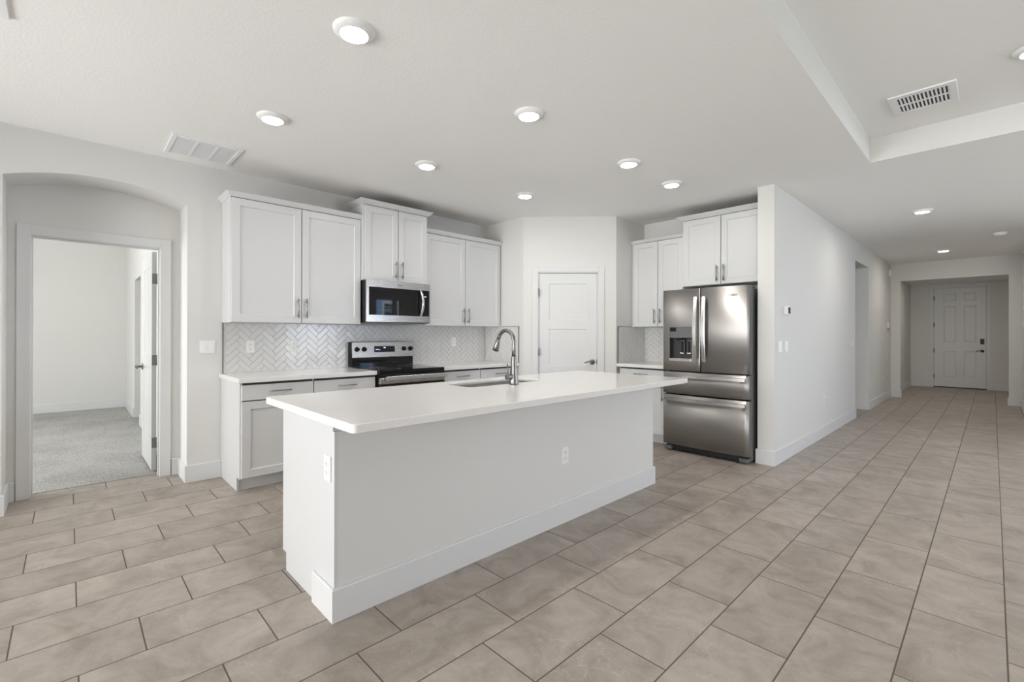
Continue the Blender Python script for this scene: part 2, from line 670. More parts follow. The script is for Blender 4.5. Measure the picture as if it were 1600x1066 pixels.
b = MB()
b.box(XW - 0.3, -4.05, YP, YP + 0.115, 0, CE)
struct('wall_pantry_left', b, 'wall')
PA, PB = Vector((-4.05, YP)), Vector((XP, YP + (-XP * -1 + 4.05) * 1.0))
PB = Vector((XP, YP + (XP + 4.05)))
b = MB()
PW = (PB - PA).length
pantry = struct_root('wall_pantry', (PA.x, PA.y, 0), PI / 4)
PD0, PD1, PDZ = 0.177, 0.937, 2.056
b.box(0, PD0, 0, 0.115, 0, CE)
b.box(PD1, PW, 0, 0.115, 0, CE)
b.box(PD0, PD1, 0, 0.115, PDZ, CE)
o = b.build('wall_face', 'wall', pantry)
b = MB()
b.box(XP - 0.115, XP, PB.y, YB + 0.12, 0, CE)
struct('wall_pantry_right', b, 'wall')
b = MB()
b.box(XP - 0.1, XH - 0.05, YB, YB + 0.12, 0, CE)
struct('wall_north', b, 'wall')

OY0, OY1, OZ = 8.76, 9.86, 2.43          # side opening in the hallway
b = MB()
b.box(XH - 0.149, XH, YH, OY0, 0, CE)
b.box(XH - 0.149, XH, OY1, YE + 0.11, 0, CE)
b.box(XH - 0.149, XH, OY0, OY1, OZ, CE)
struct('wall_hall', b, 'wall')
b = MB()
b.box(-3.2, XH - 0.149, OY1, OY1 + 0.12, 0, OZ + 0.1)
b.box(-3.2, XH - 0.149, OY0 - 0.12, OY0, 0, OZ + 0.1)
b.box(-3.32, -3.2, OY0 - 0.12, OY1 + 0.12, 0, OZ + 0.1)
b.box(-3.2, XH - 0.149, OY0, OY1, OZ, OZ + 0.1)
struct('wall_alcove', b, 'wall')
HX0, HX1, HZ = -1.316, 0.203, 2.388      # opening to the foyer
XQ = 0.366
b = MB()
b.box(XH, HX0, YE, YE + 0.11, 0, CE)
b.box(HX1, 1.2, YE, YE + 0.11, 0, CE)
b.box(HX0, HX1, YE, YE + 0.11, HZ, CE)
struct('wall_hall_end', b, 'wall')
b = MB()
b.box(XQ, XQ + 0.12, 10.4, YE, 0, CE)
b.box(XQ + 0.12, 0.9, 10.4, 10.52, 0, CE)
b.box(4.3, XR + 0.15, 10.4, 10.52, 0, CE)
b.box(0.9, 4.3, 10.4, 10.52, 0, 0.45)
b.box(0.9, 4.3, 10.4, 10.52, 2.4, CE)
struct('wall_hall_right', b, 'wall')
b = MB()
b.box(-1.58, -1.452, YE + 0.11, YD + 0.12, 0, 2.6)
struct('wall_foyer_left', b, 'wall')
b = MB()
b.box(1.0, 1.12, YE + 0.11, YD + 0.12, 0, 2.6)
struct('wall_foyer_right', b, 'wall')
FX0, FX1, FZ = -1.028, -0.088, 2.452
b = MB()
b.box(-1.58, FX0, YD, YD + 0.12, 0, 2.6)
b.box(FX1, 1.12, YD, YD + 0.12, 0, 2.6)
b.box(FX0, FX1, YD, YD + 0.12, FZ, 2.6)
struct('wall_foyer', b, 'wall')

# living room beyond the frame: patio wall with sliding doors, side wall with windows
GX0, GX1, GZ = -4.45, 4.2, 2.36  # glazing widened to the right for the added side light
b = MB()
b.box(XN, GX0, YS - 0.15, YS, 0, CE)
b.box(GX1, XR + 0.15, YS - 0.15, YS, 0, CE)
b.box(GX0, GX1, YS - 0.15, YS, GZ, CE)
struct('wall_south', b, 'wall')
b = MB()
wins = [(4.55, 6.3), (6.76, 7.54), (7.66, 7.84)]
WZ0, WZ1 = 0.62, 2.42
ys = [YS] + [v for w in wins for v in w] + [10.52]
for i in range(0, len(ys), 2):
    b.box(XR, XR + 0.15, ys[i], ys[i + 1], 0, CE)
for w in wins:
    b.box(XR, XR + 0.15, *w, 0, WZ0)
    b.box(XR, XR + 0.15, *w, WZ1, CE)
struct('wall_east', b, 'wall')
for i, w in enumerate(wins):
    r = struct_root('window_%d' % (i + 1), (XR, w[0], WZ0))
    b = MB()
    ww, hh = w[1] - w[0], WZ1 - WZ0
    for y0, y1, z0, z1 in ((0, .05, 0, hh), (ww - .05, ww, 0, hh), (0.05, ww - .05, 0, .05), (0.05, ww - .05, hh - .05, hh), (0.05, ww - .05, hh / 2 - .02, hh / 2 + .02)):
        b.box(0.04, 0.11, y0, y1, z0, z1)
    b.build('window_frame', 'trim', r)
    b = MB()
    b.box(0.07, 0.076, 0.05, ww - 0.05, 0.05, hh - 0.05)
    b.build('pane', 'glass', r)
r = struct_root('window_4', (0.9, 10.4, 0.45))  # unseen window added to light the hallway
b = MB()
for x0, x1, z0, z1 in ((0, .05, 0, 1.95), (3.35, 3.4, 0, 1.95), (1.67, 1.73, 0, 1.95), (.05, 3.35, 0, .05), (.05, 3.35, 1.9, 1.95)):
    b.box(x0, x1, 0.03, 0.09, z0, z1)
b.build('window_frame', 'trim', r)
MB().box(0.05, 3.35, 0.056, 0.062, 0.05, 1.9).build('pane', 'glass', r)
r = struct_root('window_5', (GX0, YS, 0))
b = MB()
gw = GX1 - GX0
for x in [gw * q / 6 for q in range(7)]:
    xa = min(max(0, x - 0.035), gw - 0.07)
    b.box(xa, xa + 0.07, -0.11, -0.04, 0.06, GZ - 0.06)
b.box(0, gw, -0.11, -0.04, 0, 0.06)
b.box(0, gw, -0.11, -0.04, GZ - 0.06, GZ)
b.build('window_frame', 'trim', r)
b = MB()
b.box(0.02, gw - 0.02, -0.078, -0.072, 0.05, GZ - 0.05)
b.build('pane', 'glass', r)
# outside: lawn and the neighbour's sided house, seen only as reflections
b = MB()
b.box(XR + 0.16, 30, -20, 30, -0.3, -0.15)
struct('ground_outside', b, 'ground')
b = MB()
HXS = 9.5
for i in range(22):
    z = -0.15 + i * 0.2
    b.prism([(HXS, z), (HXS + 0.3, z), (HXS + 0.3, z + 0.2), (HXS + 0.025, z + 0.2)], 1, 2, 20)
ho = struct('wall_neighbor', b, 'siding')
r = struct_root('window_6', (HXS - 0.03, 9.62, 1.2))
b = MB()
for y0, y1, z0, z1 in ((-.09, 0, -.09, 1.5), (0.8, 0.89, -.09, 1.5), (0, 0.8, -.09, 0), (0, 0.8, 1.41, 1.5)):
    b.box(0, 0.05, y0, y1, z0, z1)
for k in range(4):
    b.box(0.02, 0.028, 0, 0.8, 0.25 + k * 0.29, 0.28 + k * 0.29)
b.build('window_frame', 'trim', r)
b = MB()
b.box(0.035, 0.045, 0, 0.8, 0, 1.41)
b.build('pane', 'black_glass', r)

# bedroom behind the niche
BX = -10.5
b = MB()
b.box(BX - 0.12, BX, -2.8, 1.75, 0, 3.05)
struct('wall_bedroom_far', b, 'wall')
BY = 0.725
b = MB()
b.box(BX, -9.04, BY, BY + 0.12, 0, 3.05)
b.box(-8.25, XN - 0.125, BY, BY + 0.12, 0, 3.05)
b.box(-9.04, -8.25, BY, BY + 0.12, 2.09, 3.05)
struct('wall_bedroom_right', b, 'wall')
b = MB()
b.box(BX, XN - 0.12, 1.63, 1.75, 0, 3.05)
b.box(-9.16, -9.04, BY + 0.12, 1.63, 0, 3.05)
b.box(-8.25, -8.13, BY + 0.12, 1.63, 0, 3.05)
struct('wall_bedroom_closet', b, 'wall')
b = MB()
b.box(BX, -8.4, -2.92, -2.8, 0, 3.05)
b.box(-5.6, XN, -2.92, -2.8, 0, 3.05)
b.box(-8.4, -5.6, -2.92, -2.8, 0, 0.6)
b.box(-8.4, -5.6, -2.92, -2.8, 2.4, 3.05)
struct('wall_bedroom_window', b, 'wall')

# ------------------------------------------------------------------ baseboards
BT, BH = 0.014, 0.146
BPROF = [(0, 0), (BT, 0), (BT, BH - 0.006), (BT - 0.005, BH), (0, BH)]


def baseboard(name, *paths):
    b = MB()
    for p in paths:
        b.sweep(p, BPROF)
    return struct(name, b, 'trim')


# the path is walked with the room on the right-hand side
baseboard('baseboard_west', [(XN, DY1 + 0.073), (XN, AY1), (XW, AY1), (XW, 0.982)])
baseboard('baseboard_south', [(XW, YS), (XW, AY0), (XN, AY0), (XN, DY0 - 0.073)])
baseboard('baseboard_hall', [(XH - 0.149, YH + 0.045), (XH - 0.149, YH), (XH, YH), (XH, OY0), (XH - 0.3, OY0)],
          [(XH - 0.5, OY1), (XH, OY1), (XH, YE), (HX0, YE), (HX0, YE + 0.11), (-1.452, YE + 0.11), (-1.452, YD), (FX0 - 0.06, YD)])
baseboard('baseboard_foyer', [(FX1 + 0.06, YD), (1.0, YD), (1.0, YE + 0.11), (HX1, YE + 0.11), (HX1, YE), (XQ, YE), (XQ, 10.4), (XR, 10.4)])
baseboard('baseboard_pantry', [(-4.12, YP), (-4.05, YP), (PA.x + 0.115 * 0.7071, PA.y + 0.115 * 0.7071)])
baseboard('baseboard_bedroom', [(-8.25, BY), (XN - 0.125, BY)], [(BX, -2.8), (BX, BY), (-9.04, BY)])

# ------------------------------------------------------------------ doors, casings
CPROF_W = 0.075


def casing(name, w, h, x0, x1, parent, cw=0.072, t=0.016, y=0.0):
    """flat casing round an opening in a local XZ plane, front towards -Y."""
    b = MB()
    b.box(x0 - cw, x0, y - t, y, 0, h + cw, 0.002)
    b.box(x1, x1 + cw, y - t, y, 0, h + cw, 0.002)
    b.box(x0, x1, y - t, y, h, h + cw, 0.002)
    return b.build(name, 'trim', parent)


def jamb(name, x0, x1, h, y0, y1, parent, t=0.018, stop=True):
    b = MB()
    b.box(x0, x0 + t, y0, y1, 0, h)
    b.box(x1 - t, x1, y0, y1, 0, h)
    b.box(x0 + t, x1 - t, y0, y1, h - t, h)
    return b.build(name, 'trim', parent)


def lever(parent, x, z, sgn, material, y=0.0, proud=0.055, L=0.105):
    """lever handle on the -Y face; sgn = direction the lever points along X."""
    b = MB()
    b.lathe([(0, y - 0.012), (0.02, y - 0.012), (0.031, y - 0.008), (0.033, y - 0.002), (0.033, y)], (x, 0, z), 'Y', 24)
    b.tube([(x, y - 0.005, z), (x, y - proud, z)], 0.011)
    pts, rs = [], []
    for i in range(9):
        s = i / 8
        pts.append((x + sgn * L * s, y - proud + 0.004 * math.sin(s * PI), z + 0.012 * math.sin(s * PI * 1.2) - 0.004 * s))
        rs.append(0.0105 - 0.0035 * s)
    b.tube(pts, rs)
    return b.build('door_handle', material, parent)


TWO_PANEL = [(0.0, 0.0), (0.003, 0.002), (0.008, 0.008)]
# pantry door, set in the diagonal wall
d = struct_root('door_1', (PA.x, PA.y, 0), PI / 4)
casing('casing', 0, PDZ - 0.006, PD0 + 0.006, PD1 - 0.006, d)
jamb('jamb', PD0, PD1, PDZ, 0.0, 0.115, d)
b = MB()
pw = PD1 - PD0 - 0.042
ph = PDZ - 0.034
pan = [(0.122, pw - 0.122, 1.335, ph - 0.122), (0.122, pw - 0.122, 0.872, 1.335 - 0.108 + 0.0)]
pan = [(0.122, pw - 0.128, 1.44, ph - 0.125), (0.122, pw - 0.128, 0.872, 1.333), (0.122, pw - 0.128, 0.24, 0.765)]
b.paneled(pw, ph, 0.035, pan, TWO_PANEL)
leaf = b.build('door_leaf', 'trim', d)
b = MB()
b.box(PD0 + 0.018, PD0 + 0.034, 0.048, 0.114, 0, PDZ - 0.018)
b.box(PD1 - 0.034, PD1 - 0.018, 0.048, 0.114, 0, PDZ - 0.018)
b.box(PD0 + 0.034, PD1 - 0.034, 0.048, 0.114, PDZ - 0.034, PDZ - 0.018)
b.build('door_stop', 'gap_shade', d)  # stop coloured dark to stand in for shade in the door gap
leaf.location = (PD0 + 0.0215, 0.012, 0.012)
lever(leaf, pw - 0.058, 0.922, -1, 'nickel')
for z in (1.80, 1.06, 0.25):
    b = MB()
    b.tube([(PD0 + 0.0195, -0.0215, z - 0.05), (PD0 + 0.0195, -0.0215, z + 0.05)], 0.0055, 10)
    b.box(PD0 + 0.014, PD0 + 0.019, -0.022, 0.010, z - 0.045, z + 0.045)
    b.build('hinge', 'hinge', d)
b = MB()
b.box(PD1 - 0.024, PD1 - 0.0185, 0.002, 0.03, 0.905, 0.965)
b.build('strike_plate', 'bronze', d)
b = MB()
b.box(PD0 + 0.006, PD0 + 0.02, -0.03, -0.02, 1.838, 1.845)
b.build('hinge_stop', 'hinge', d)

# bedroom door, opened 90 degrees into the bedroom
d = struct_root('door_2', (XN, DY0, 0), R90)
ow = DY1 - DY0
casing('casing', 0, DZ - 0.01, 0.012, ow - 0.012, d, cw=0.076)
jamb('jamb', 0, ow, DZ, 0.0, 0.125, d, t=0.013)
b = MB()
b.box(0.013, 0.023, 0.045, 0.08, 0, DZ - 0.013)
b.box(ow - 0.023, ow - 0.013, 0.045, 0.08, 0, DZ - 0.013)
b.box(0.023, ow - 0.023, 0.045, 0.08, DZ - 0.023, DZ - 0.013)
b.build('door_stop', 'trim', d)
lw, lh = 0.765, 2.012
lf = MB().paneled(lw, lh, 0.035, [(0.115, lw - 0.115, 1.06, lh - 0.125), (0.115, lw - 0.115, 0.24, 0.93)], TWO_PANEL).build('door_leaf', 'trim', d)
# leaf local x runs from the hinge edge; turned so that it stands along -X world, its face towards the camera
HXw, HYw = -5.352, 0.586
lf.parent = None
lf.location = (HXw, HYw, 0.018)
lf.rotation_euler = (0, 0, PI)
lf.parent = d
lf.matrix_parent_inverse = (Matrix.Translation((XN, DY0, 0)) @ Matrix.Rotation(R90, 4, 'Z')).inverted()
lever(lf, lw - 0.06, 0.92, -1, 'nickel', y=0.035 + 0.0)
h = lf.children[0]
h.location = (0, 0.035, 0)
h.scale = (1, -1, 1)
h.location = (0, 0.07, 0)
for z in (1.78, 1.03, 0.27):
    b = MB()
    b.box(-0.003, -0.0005, -0.002, 0.034, z - 0.047 - 0.018, z + 0.047 - 0.018, 0.0)
    b.tube([(-0.005, -0.004, z - 0.066), (-0.005, -0.004, z + 0.03)], 0.006, 10)
    hh = b.build('hinge', 'hinge', lf)

# front door with six panels
d = struct_root('door_3', (FX0, YD, 0), 0)
fw_ = FX1 - FX0
casing('casing', 0, FZ - 0.008, 0.008, fw_ - 0.008, d, cw=0.062)
jamb('jamb', 0, fw_, FZ, 0.0, 0.12, d, t=0.014)
px = ((0.168, 0.400), (0.527, 0.744))
pan = [(x0, x1, z0, z1) for x0, x1 in px for z0, z1 in ((0.225, 0.88), (1.08, 1.972), (2.085, 2.285))]
lf = MB().paneled(fw_ - 0.036, FZ - 0.04, 0.04, pan, [(0, 0), (0.005, 0.013), (0.016, 0.013), (0.034, 0.004)]).build('door_leaf', 'trim', d)
lf.location = (0.018, 0.012, 0.022)
lever(lf, fw_ - 0.036 - 0.062, 0.885, -1, 'bronze')
b = MB()
b.box(fw_ - 0.036 - 0.098, fw_ - 0.036 - 0.030, -0.03, 0.0, 1.045, 1.175, 0.006)
b.build('keypad_lock', 'bronze', lf)
b = MB()
b.box(0.014, 0.034, 0.054, 0.119, 0, FZ - 0.014)
b.box(fw_ - 0.034, fw_ - 0.014, 0.054, 0.119, 0, FZ - 0.014)
b.box(0.034, fw_ - 0.034, 0.054, 0.119, FZ - 0.036, FZ - 0.014)
b.build('weatherstrip', 'bronze', d)
for z in (2.18, 1.52, 0.885, 0.25):
    b = MB()
    b.tube([(-0.003, -0.006, z - 0.06), (-0.003, -0.006, z + 0.05)], 0.009, 10)
    b.build('hinge', 'bronze', lf)
b = MB()
b.box(0.0, fw_, -0.01, 0.12, 0, 0.024)
b.build('threshold', 'bronze', d)

# ------------------------------------------------------------------ cabinets
def bar_pull(parent, x, z, vertical, L=0.178, y=0.0):
    b = MB()
    yo = y - 0.032
    if vertical:
        b.tube([(x, yo, z - L / 2), (x, yo, z + L / 2)], 0.006, 12)
        for s in (-1, 1):
            b.tube([(x, y, z + s * L * 0.36), (x, yo, z + s * L * 0.36)], 0.0048, 10)
    else:
        b.tube([(x - L / 2, yo, z), (x + L / 2, yo, z)], 0.006, 12)
        for s in (-1, 1):
            b.tube([(x + s * L * 0.36, y, z), (x + s * L * 0.36, yo, z)], 0.0048, 10)
    return b.build('handle', 'bar', parent)


def wall_cabinet(label, loc, rz, w, d, h, split, crown, hz, left_fill=0.0, right_fill=0.0, side_l=True, side_r=False):
    """local: x along the front, front of the doors at y=0, back at y=d, base at z=0."""
    t = thing('wall_cabinet', label, 'cabinet', loc, rz, 'white shaker wall cabinets')
    b = MB()
    b.box(0, w, 0.022, d, 0, h, 0.0015)
    b.box(0.004 + left_fill, w - 0.004 - right_fill, 0.0205, 0.0225, 0.004, h - 0.004, 0, 1)  # dark sheet over the white body, painting the shade between doors
    b.box(0.003, w - 0.003, 0.025, d - 0.001, h - 0.001, h + 0.0015, 0, 2)  # brown sheet out of sight, there to darken wall and ceiling above
    b.build('body', ['cabinet', 'gap_shade', 'dark_top'], t)
    xs = ((left_fill + 0.004, split - 0.0036), (split + 0.0036, w - right_fill - 0.004))
    for i, (x0, x1) in enumerate(xs):
        dr = MB().shaker(x0, x1, 0.003, h - 0.012).build('door', 'cabinet', t)
        bar_pull(dr, x1 - 0.034 if i == 0 else x0 + 0.034, hz, True)
    b = MB()
    o, z = crown
    prof = [(0, 0), (0.004, 0), (0.008, 0.10 * z), (o * 0.55, 0.45 * z), (o * 0.85, 0.78 * z), (o, 0.86 * z), (o, z), (0, z)]
    path = [(0, d)] if side_l else []
    path += [(0, 0.006), (w, 0.006)]
    if side_r:
        path.append((w, d))
    b.sweep(path, [(q[0], q[1] + h - 0.006) for q in prof])
    cr = b.build('crown_molding', 'cabinet', t)
    return t


ZU = 1.374
wall_cabinet('white two-door wall cabinet left of the microwave, nearest the arched niche', (-4.455, 0.988, ZU), R90, 1.158, 0.323, 1.072, 0.577, (0.036, 0.044), 0.137, side_l=True)
wall_cabinet('short raised white wall cabinet directly above the microwave', (-4.40, 2.147, 1.826), R90, 0.768, 0.378, 0.776, 0.394, (0.046, 0.046), 0.128, left_fill=0.012, right_fill=0.012, side_l=True, side_r=True)
wall_cabinet('white two-door wall cabinet between the microwave and the pantry door', (-4.455, 2.916, ZU), R90, 1.163, 0.323, 1.066, 0.575, (0.036, 0.044), 0.125, right_fill=0.012, side_l=False)
wall_cabinet('white two-door wall cabinet right of the pantry door, partly behind the refrigerator', (XP + 0.003, 5.235, ZU), 0, 0.704, 0.322, 1.068, 0.372, (0.034, 0.036), 0.131, left_fill=0.032, right_fill=0.004, side_l=False)
wall_cabinet('deep white wall cabinet directly above the refrigerator', (-2.524, 5.18, 1.834), 0, 0.903, 0.377, 0.772, 0.448, (0.046, 0.048), 0.123, left_fill=0.014, right_fill=0.014, side_l=True)


def base_cabinet(label, loc, rz, w, d, end_panel=False, drawer=True):
    """height 0.88, front of the doors at y=0."""
    t = thing('base_cabinet', label, 'cabinet', loc, rz, 'white shaker base cabinets')
    b = MB()
    b.box(0.0, w, 0.022, d, 0.112, 0.8815, 0.001)
    b.box(0.006, w - 0.006, 0.0205, 0.0225, 0.118, 0.879, 0, 1)  # dark sheet painting the shade around doors and drawers
    if end_panel:
        b.prism([(0.106, 0.0), (d, 0.0), (d, 0.8815), (0.018, 0.8815), (0.018, 0.112), (0.106, 0.112)], 0, -0.006, 0.012)
    b.build('body', ['cabinet', 'gap_shade'], t)
    b = MB()
    b.box(0.012 if end_panel else 0.0, w, 0.112, 0.128, 0, 0.112)
    b.build('toe_kick', 'cabinet', t)
    dz = 0.733
    dw = MB().loops(0.005, w - 0.005, dz + 0.005, 0.861, [(0, 0.02), (0, 0.002), (0.002, 0)])
    dw = dw.build('drawer_front', 'cabinet', t)
    bar_pull(dw, w / 2, 0.806, False)
    dr = MB().shaker(0.005, w - 0.005, 0.118, dz - 0.004).build('door', 'cabinet', t)
    bar_pull(dr, w - 0.04, 0.60, True)
    return t


XB = -4.135
base_cabinet('white base cabinet nearest the arched niche, its finished side showing', (XB, 0.990, 0), R90, 0.567, 0.64, True)
base_cabinet('white base cabinet with one drawer just left of the range', (XB, 1.557, 0), R90, 0.588, 0.64)
base_cabinet('white base cabinet with one drawer just right of the range', (XB, 2.918, 0), R90, 0.549, 0.64)
base_cabinet('white base cabinet with one drawer in the corner beside the pantry, behind the faucet', (XB, 3.467, 0), R90, 0.612, 0.64)
base_cabinet('white base cabinet tucked between the pantry and the refrigerator', (XP + 0.03, 4.925, 0), 0, 0.62, 0.63)

# countertops
CT0, CT1 = 0.882, 0.92


def slab(name, pts, label, hole=None):
    b = MB()
    if hole is None:
        b.prism(pts, 2, CT0, CT1)
        es = [e for e in b.bm.edges]
        bmesh.ops.bevel(b.bm, geom=es, offset=0.003, segments=2, profile=0.5, affect='EDGES')
    o = b.build(name, 'quartz')
    return tag(o, label, 'countertop', 'white quartz countertops')


slab('countertop', [(XW + 0.001, 0.966), (-4.11, 0.966), (-4.11, 2.147), (XW + 0.001, 2.147)], 'white quartz countertop left of the range')
slab('countertop', [(XW + 0.001, 2.915), (-4.11, 2.915), (-4.11, YP - 0.001), (XW + 0.001, YP - 0.001)], 'white quartz countertop right of the range, behind the faucet')
slab('countertop', [(XP + 0.001, 4.9), (-2.56, 4.9), (-2.56, YB - 0.001), (XP + 0.001, YB - 0.001)], 'short white quartz countertop beside the refrigerator')


# ------------------------------------------------------------------ herringbone backsplash
def herringbone(b, w, h, x0, z0, y, ox=0.0, oz=0.0):
    """tiles 48 x 144 mm laid in a 45-degree herringbone, cut to a w x h panel whose face looks to -Y."""
    T, Lh, G, th = 0.048, 0.144, 0.0009, 0.006
    sub = bmesh.new()
    c45 = math.sqrt(0.5)
    n = int((w + h) / T) + 6
    for i in range(-n, n):
        for jn in range(-n // 2, n // 2):
            for hv in (0, 1):
                gx, gz = (i + 6 * jn) * T, i * T
                if hv == 0:
                    r = (gx, gx + Lh, gz, gz + T)
                else:
                    r = (gx, gx + T, gz + T, gz + T + Lh)
                cx, cz = (r[0] + r[1]) / 2, (r[2] + r[3]) / 2
                px, pz = (cx - cz) * c45 + ox, (cx + cz) * c45 + oz
                if not (-0.14 < px < w + 0.14 and -0.14 < pz < h + 0.14):
                    continue
                tilt = random.uniform(-0.0004, 0.0004), random.uniform(-0.0004, 0.0004)
                rings = []
                for ins, yy in ((G, 0.0), (G, -th * 0.7), (G + 0.0016, -th)):
                    ring = []
                    for a, cc in ((r[0] + ins, r[2] + ins), (r[1] - ins, r[2] + ins), (r[1] - ins, r[3] - ins), (r[0] + ins, r[3] - ins)):
                        X, Z = (a - cc) * c45 + ox, (a + cc) * c45 + oz
                        dy = (tilt[0] if a < cx else -tilt[0]) + (tilt[1] if cc < cz else -tilt[1]) if yy < 0 else 0
                        ring.append(sub.verts.new((X, yy + dy, Z)))
                    rings.append(ring)
                for A, B in zip(rings, rings[1:]):
                    for s in range(4):
                        sub.faces.new((A[s], A[(s + 1) % 4], B[(s + 1) % 4], B[s]))
                sub.faces.new(rings[-1])
    for co, no in (((0, 0, 0), (-1, 0, 0)), ((w, 0, 0), (1, 0, 0)), ((0, 0, 0), (0, 0, -1)), ((0, 0, h), (0, 0, 1))):
        bmesh.ops.bisect_plane(sub, geom=sub.verts[:] + sub.edges[:] + sub.faces[:], plane_co=co, plane_no=no, clear_outer=True)
    off = len(b.bm.verts)
    mp = {v: b.bm.verts.new((v.co.x + x0, v.co.y + y, v.co.z + z0)) for v in sub.verts}
    for f in sub.faces:
        b.bm.faces.new([mp[v] for v in f.verts])
    sub.free()


def backsplash(label, loc, rz, w, h, edges):
    t = thing('herringbone_backsplash', label, 'backsplash', loc, rz, 'herringbone tile backsplashes')
    b = MB()
    herringbone(b, w, h, 0, 0, -0.003, ox=random.uniform(0, 0.1), oz=0.02)
    b.build('tiles', 'tile_white', t)
    b = MB()
    b.box(0, w, -0.0045, -0.0005, 0, h)
    b.build('grout', 'grout_white', t)
    b = MB()
    for e in edges:
        if e == 'L':
            b.box(-0.006, 0.0, -0.011, -0.0005, 0, h)
        elif e == 'R':
            b.box(w, w + 0.006, -0.011, -0.0005, 0, h)
        else:
            x0, x1 = e
            b.box(x0, x1, -0.011, -0.0005, h, h + 0.004)
    if edges:
        b.build('edge_strip', 'edge', t)
    return t


BH_ = ZU - CT1 - 0.001
backsplash('glossy white herringbone tile backsplash along the range wall', (XW, 1.0, CT1 + 0.0005), R90, YP - 1.0 - 0.012, BH_, ['L'])
backsplash('herringbone tile return on the wall left of the pantry door', (XW + 0.012, YP, CT1 + 0.0005), 0, 0.64, BH_, ['R', (0.33, 0.646)])
backsplash('herringbone tile behind the short counter beside the refrigerator', (XP + 0.012, YB, CT1 + 0.0005), 0, 0.70, BH_, [])
backsplash('shaded grey-looking herringbone tile return right of the pantry door', (XP, 4.935, CT1 + 0.0005), R90, 0.624, BH_, ['L', (-0.006, 0.3)])

# ------------------------------------------------------------------ range
t = thing('electric_range', 'stainless and black electric range under the microwave', 'range', (-4.08, 2.152, 0), R90)
RW = 0.76
b = MB()
b.box(0, RW, 0.03, 0.675, 0.02, 0.885, 0.002)
b.box(0.03, RW - 0.03, 0.06, 0.60, 0.0, 0.02)
b.build('body', 'black', t)
b = MB()
b.box(0.0, RW, -0.005, 0.60, 0.886, 0.925, 0.006)
ck = b.build('cooktop', 'black_glass', t)
for cx, cy_, rr in ((0.20, 0.16, 0.11), (0.56, 0.16, 0.085), (0.20, 0.42, 0.075), (0.56, 0.42, 0.095)):
    b = MB()
    b.lathe([(rr, 0.9252), (rr, 0.9255), (rr - 0.003, 0.9255), (rr - 0.003, 0.9252)], (cx, cy_, 0), 'Z', 40)
    b.build('burner_ring', 'plastic_grey', ck)
b = MB()
b.prism([(0.613, 0.926), (0.684, 0.926), (0.684, 1.185), (0.655, 1.185), (0.63, 1.03), (0.613, 1.02)], 0, 0.012, RW - 0.012)
b.build('backguard_base', 'black_glass', t)
b = MB()
b.prism([(0.600, 1.024), (0.608, 1.02), (0.684, 1.02), (0.684, 1.192), (0.625, 1.192), (0.619, 1.186)], 0, 0.008, RW - 0.002)
b.box(-0.001, 0.0075, 0.61, 0.684, 0.93, 1.188, 0.002, 1)
bg = b.build('backguard', ['steel', 'black'], t)


def bgy(z):
    return 0.600 + (z - 1.024) / 0.162 * 0.019


for kx in (0.064, 0.145, 0.628, 0.713):
    z = 1.111
    b = MB()
    b.lathe([(0.026, 0), (0.026, -0.005), (0.0225, -0.008), (0.021, -0.024), (0.018, -0.027), (0, -0.027)], (kx, bgy(z), z), 'Y', 24)
    b.box(kx - 0.004, kx + 0.004, bgy(z) - 0.034, bgy(z) - 0.02, z - 0.02, z + 0.02, 0.002)
    b.build('knob', 'black', bg)
b = MB()
b.prism([(bgy(1.077) - 0.002, 1.077), (bgy(1.077) + 0.01, 1.077), (bgy(1.143) + 0.01, 1.143), (bgy(1.143) - 0.002, 1.143)], 0, 0.262, 0.512)
dp = b.build('display', 'display', bg)
for x0, x1, z0, z1 in ((0.375, 0.384, 1.12, 1.131), (0.388, 0.397, 1.12, 1.131), (0.278, 0.292, 1.104, 1.110), (0.298, 0.312, 1.104, 1.110), (0.318, 0.33, 1.098, 1.103)):
    yv = bgy((z0 + z1) / 2) - 0.0026
    MB().box(x0, x1, yv - 0.0006, yv, z0, z1).build('display_digit', 'led', dp)
b = MB()
b.box(0.004, RW - 0.004, -0.012, 0.03, 0.855, 0.884, 0.002)
b.build('front_trim', 'black', t)
b = MB()
b.box(0.006, RW - 0.006, -0.018, 0.03, 0.79, 0.852, 0.004)
b.box(0.006, RW - 0.006, -0.018, 0.03, 0.26, 0.788, 0.004, 1)
b.box(0.0, RW, 0.028, 0.04, 0.24, 0.86, 0, 1)
od = b.build('oven_door', ['steel', 'black_glass'], t)
b = MB()
b.box(0.05, RW - 0.008, -0.062, -0.042, 0.825, 0.868, 0.006)
for x in (0.075, RW - 0.06):
    b.box(x - 0.012, x + 0.012, -0.046, -0.016, 0.832, 0.85, 0.003)
b.build('handle', 'steel_hi', od)
b = MB()
b.box(0.006, RW - 0.006, -0.012, 0.03, 0.07, 0.25, 0.004)
b.build('storage_drawer', 'steel', t)

# ------------------------------------------------------------------ microwave
t = thing('microwave', 'stainless over-the-range microwave with black glass door', 'microwave', (-4.35, 2.152, 1.387), R90)
MWW = 0.757
b = MB()
b.box(0, MWW, 0.02, 0.425, 0.008, 0.436, 0.003)
b.box(0.05, MWW - 0.05, 0.05, 0.40, 0.0, 0.008, 0, 1)
b.build('body', ['black', 'plastic_grey'], t)
# slightly bowed door shell: profile in plan
b = MB()


def bow(x, amp=0.002):
    s = x / MWW
    return -amp * 4 * s * (1 - s)


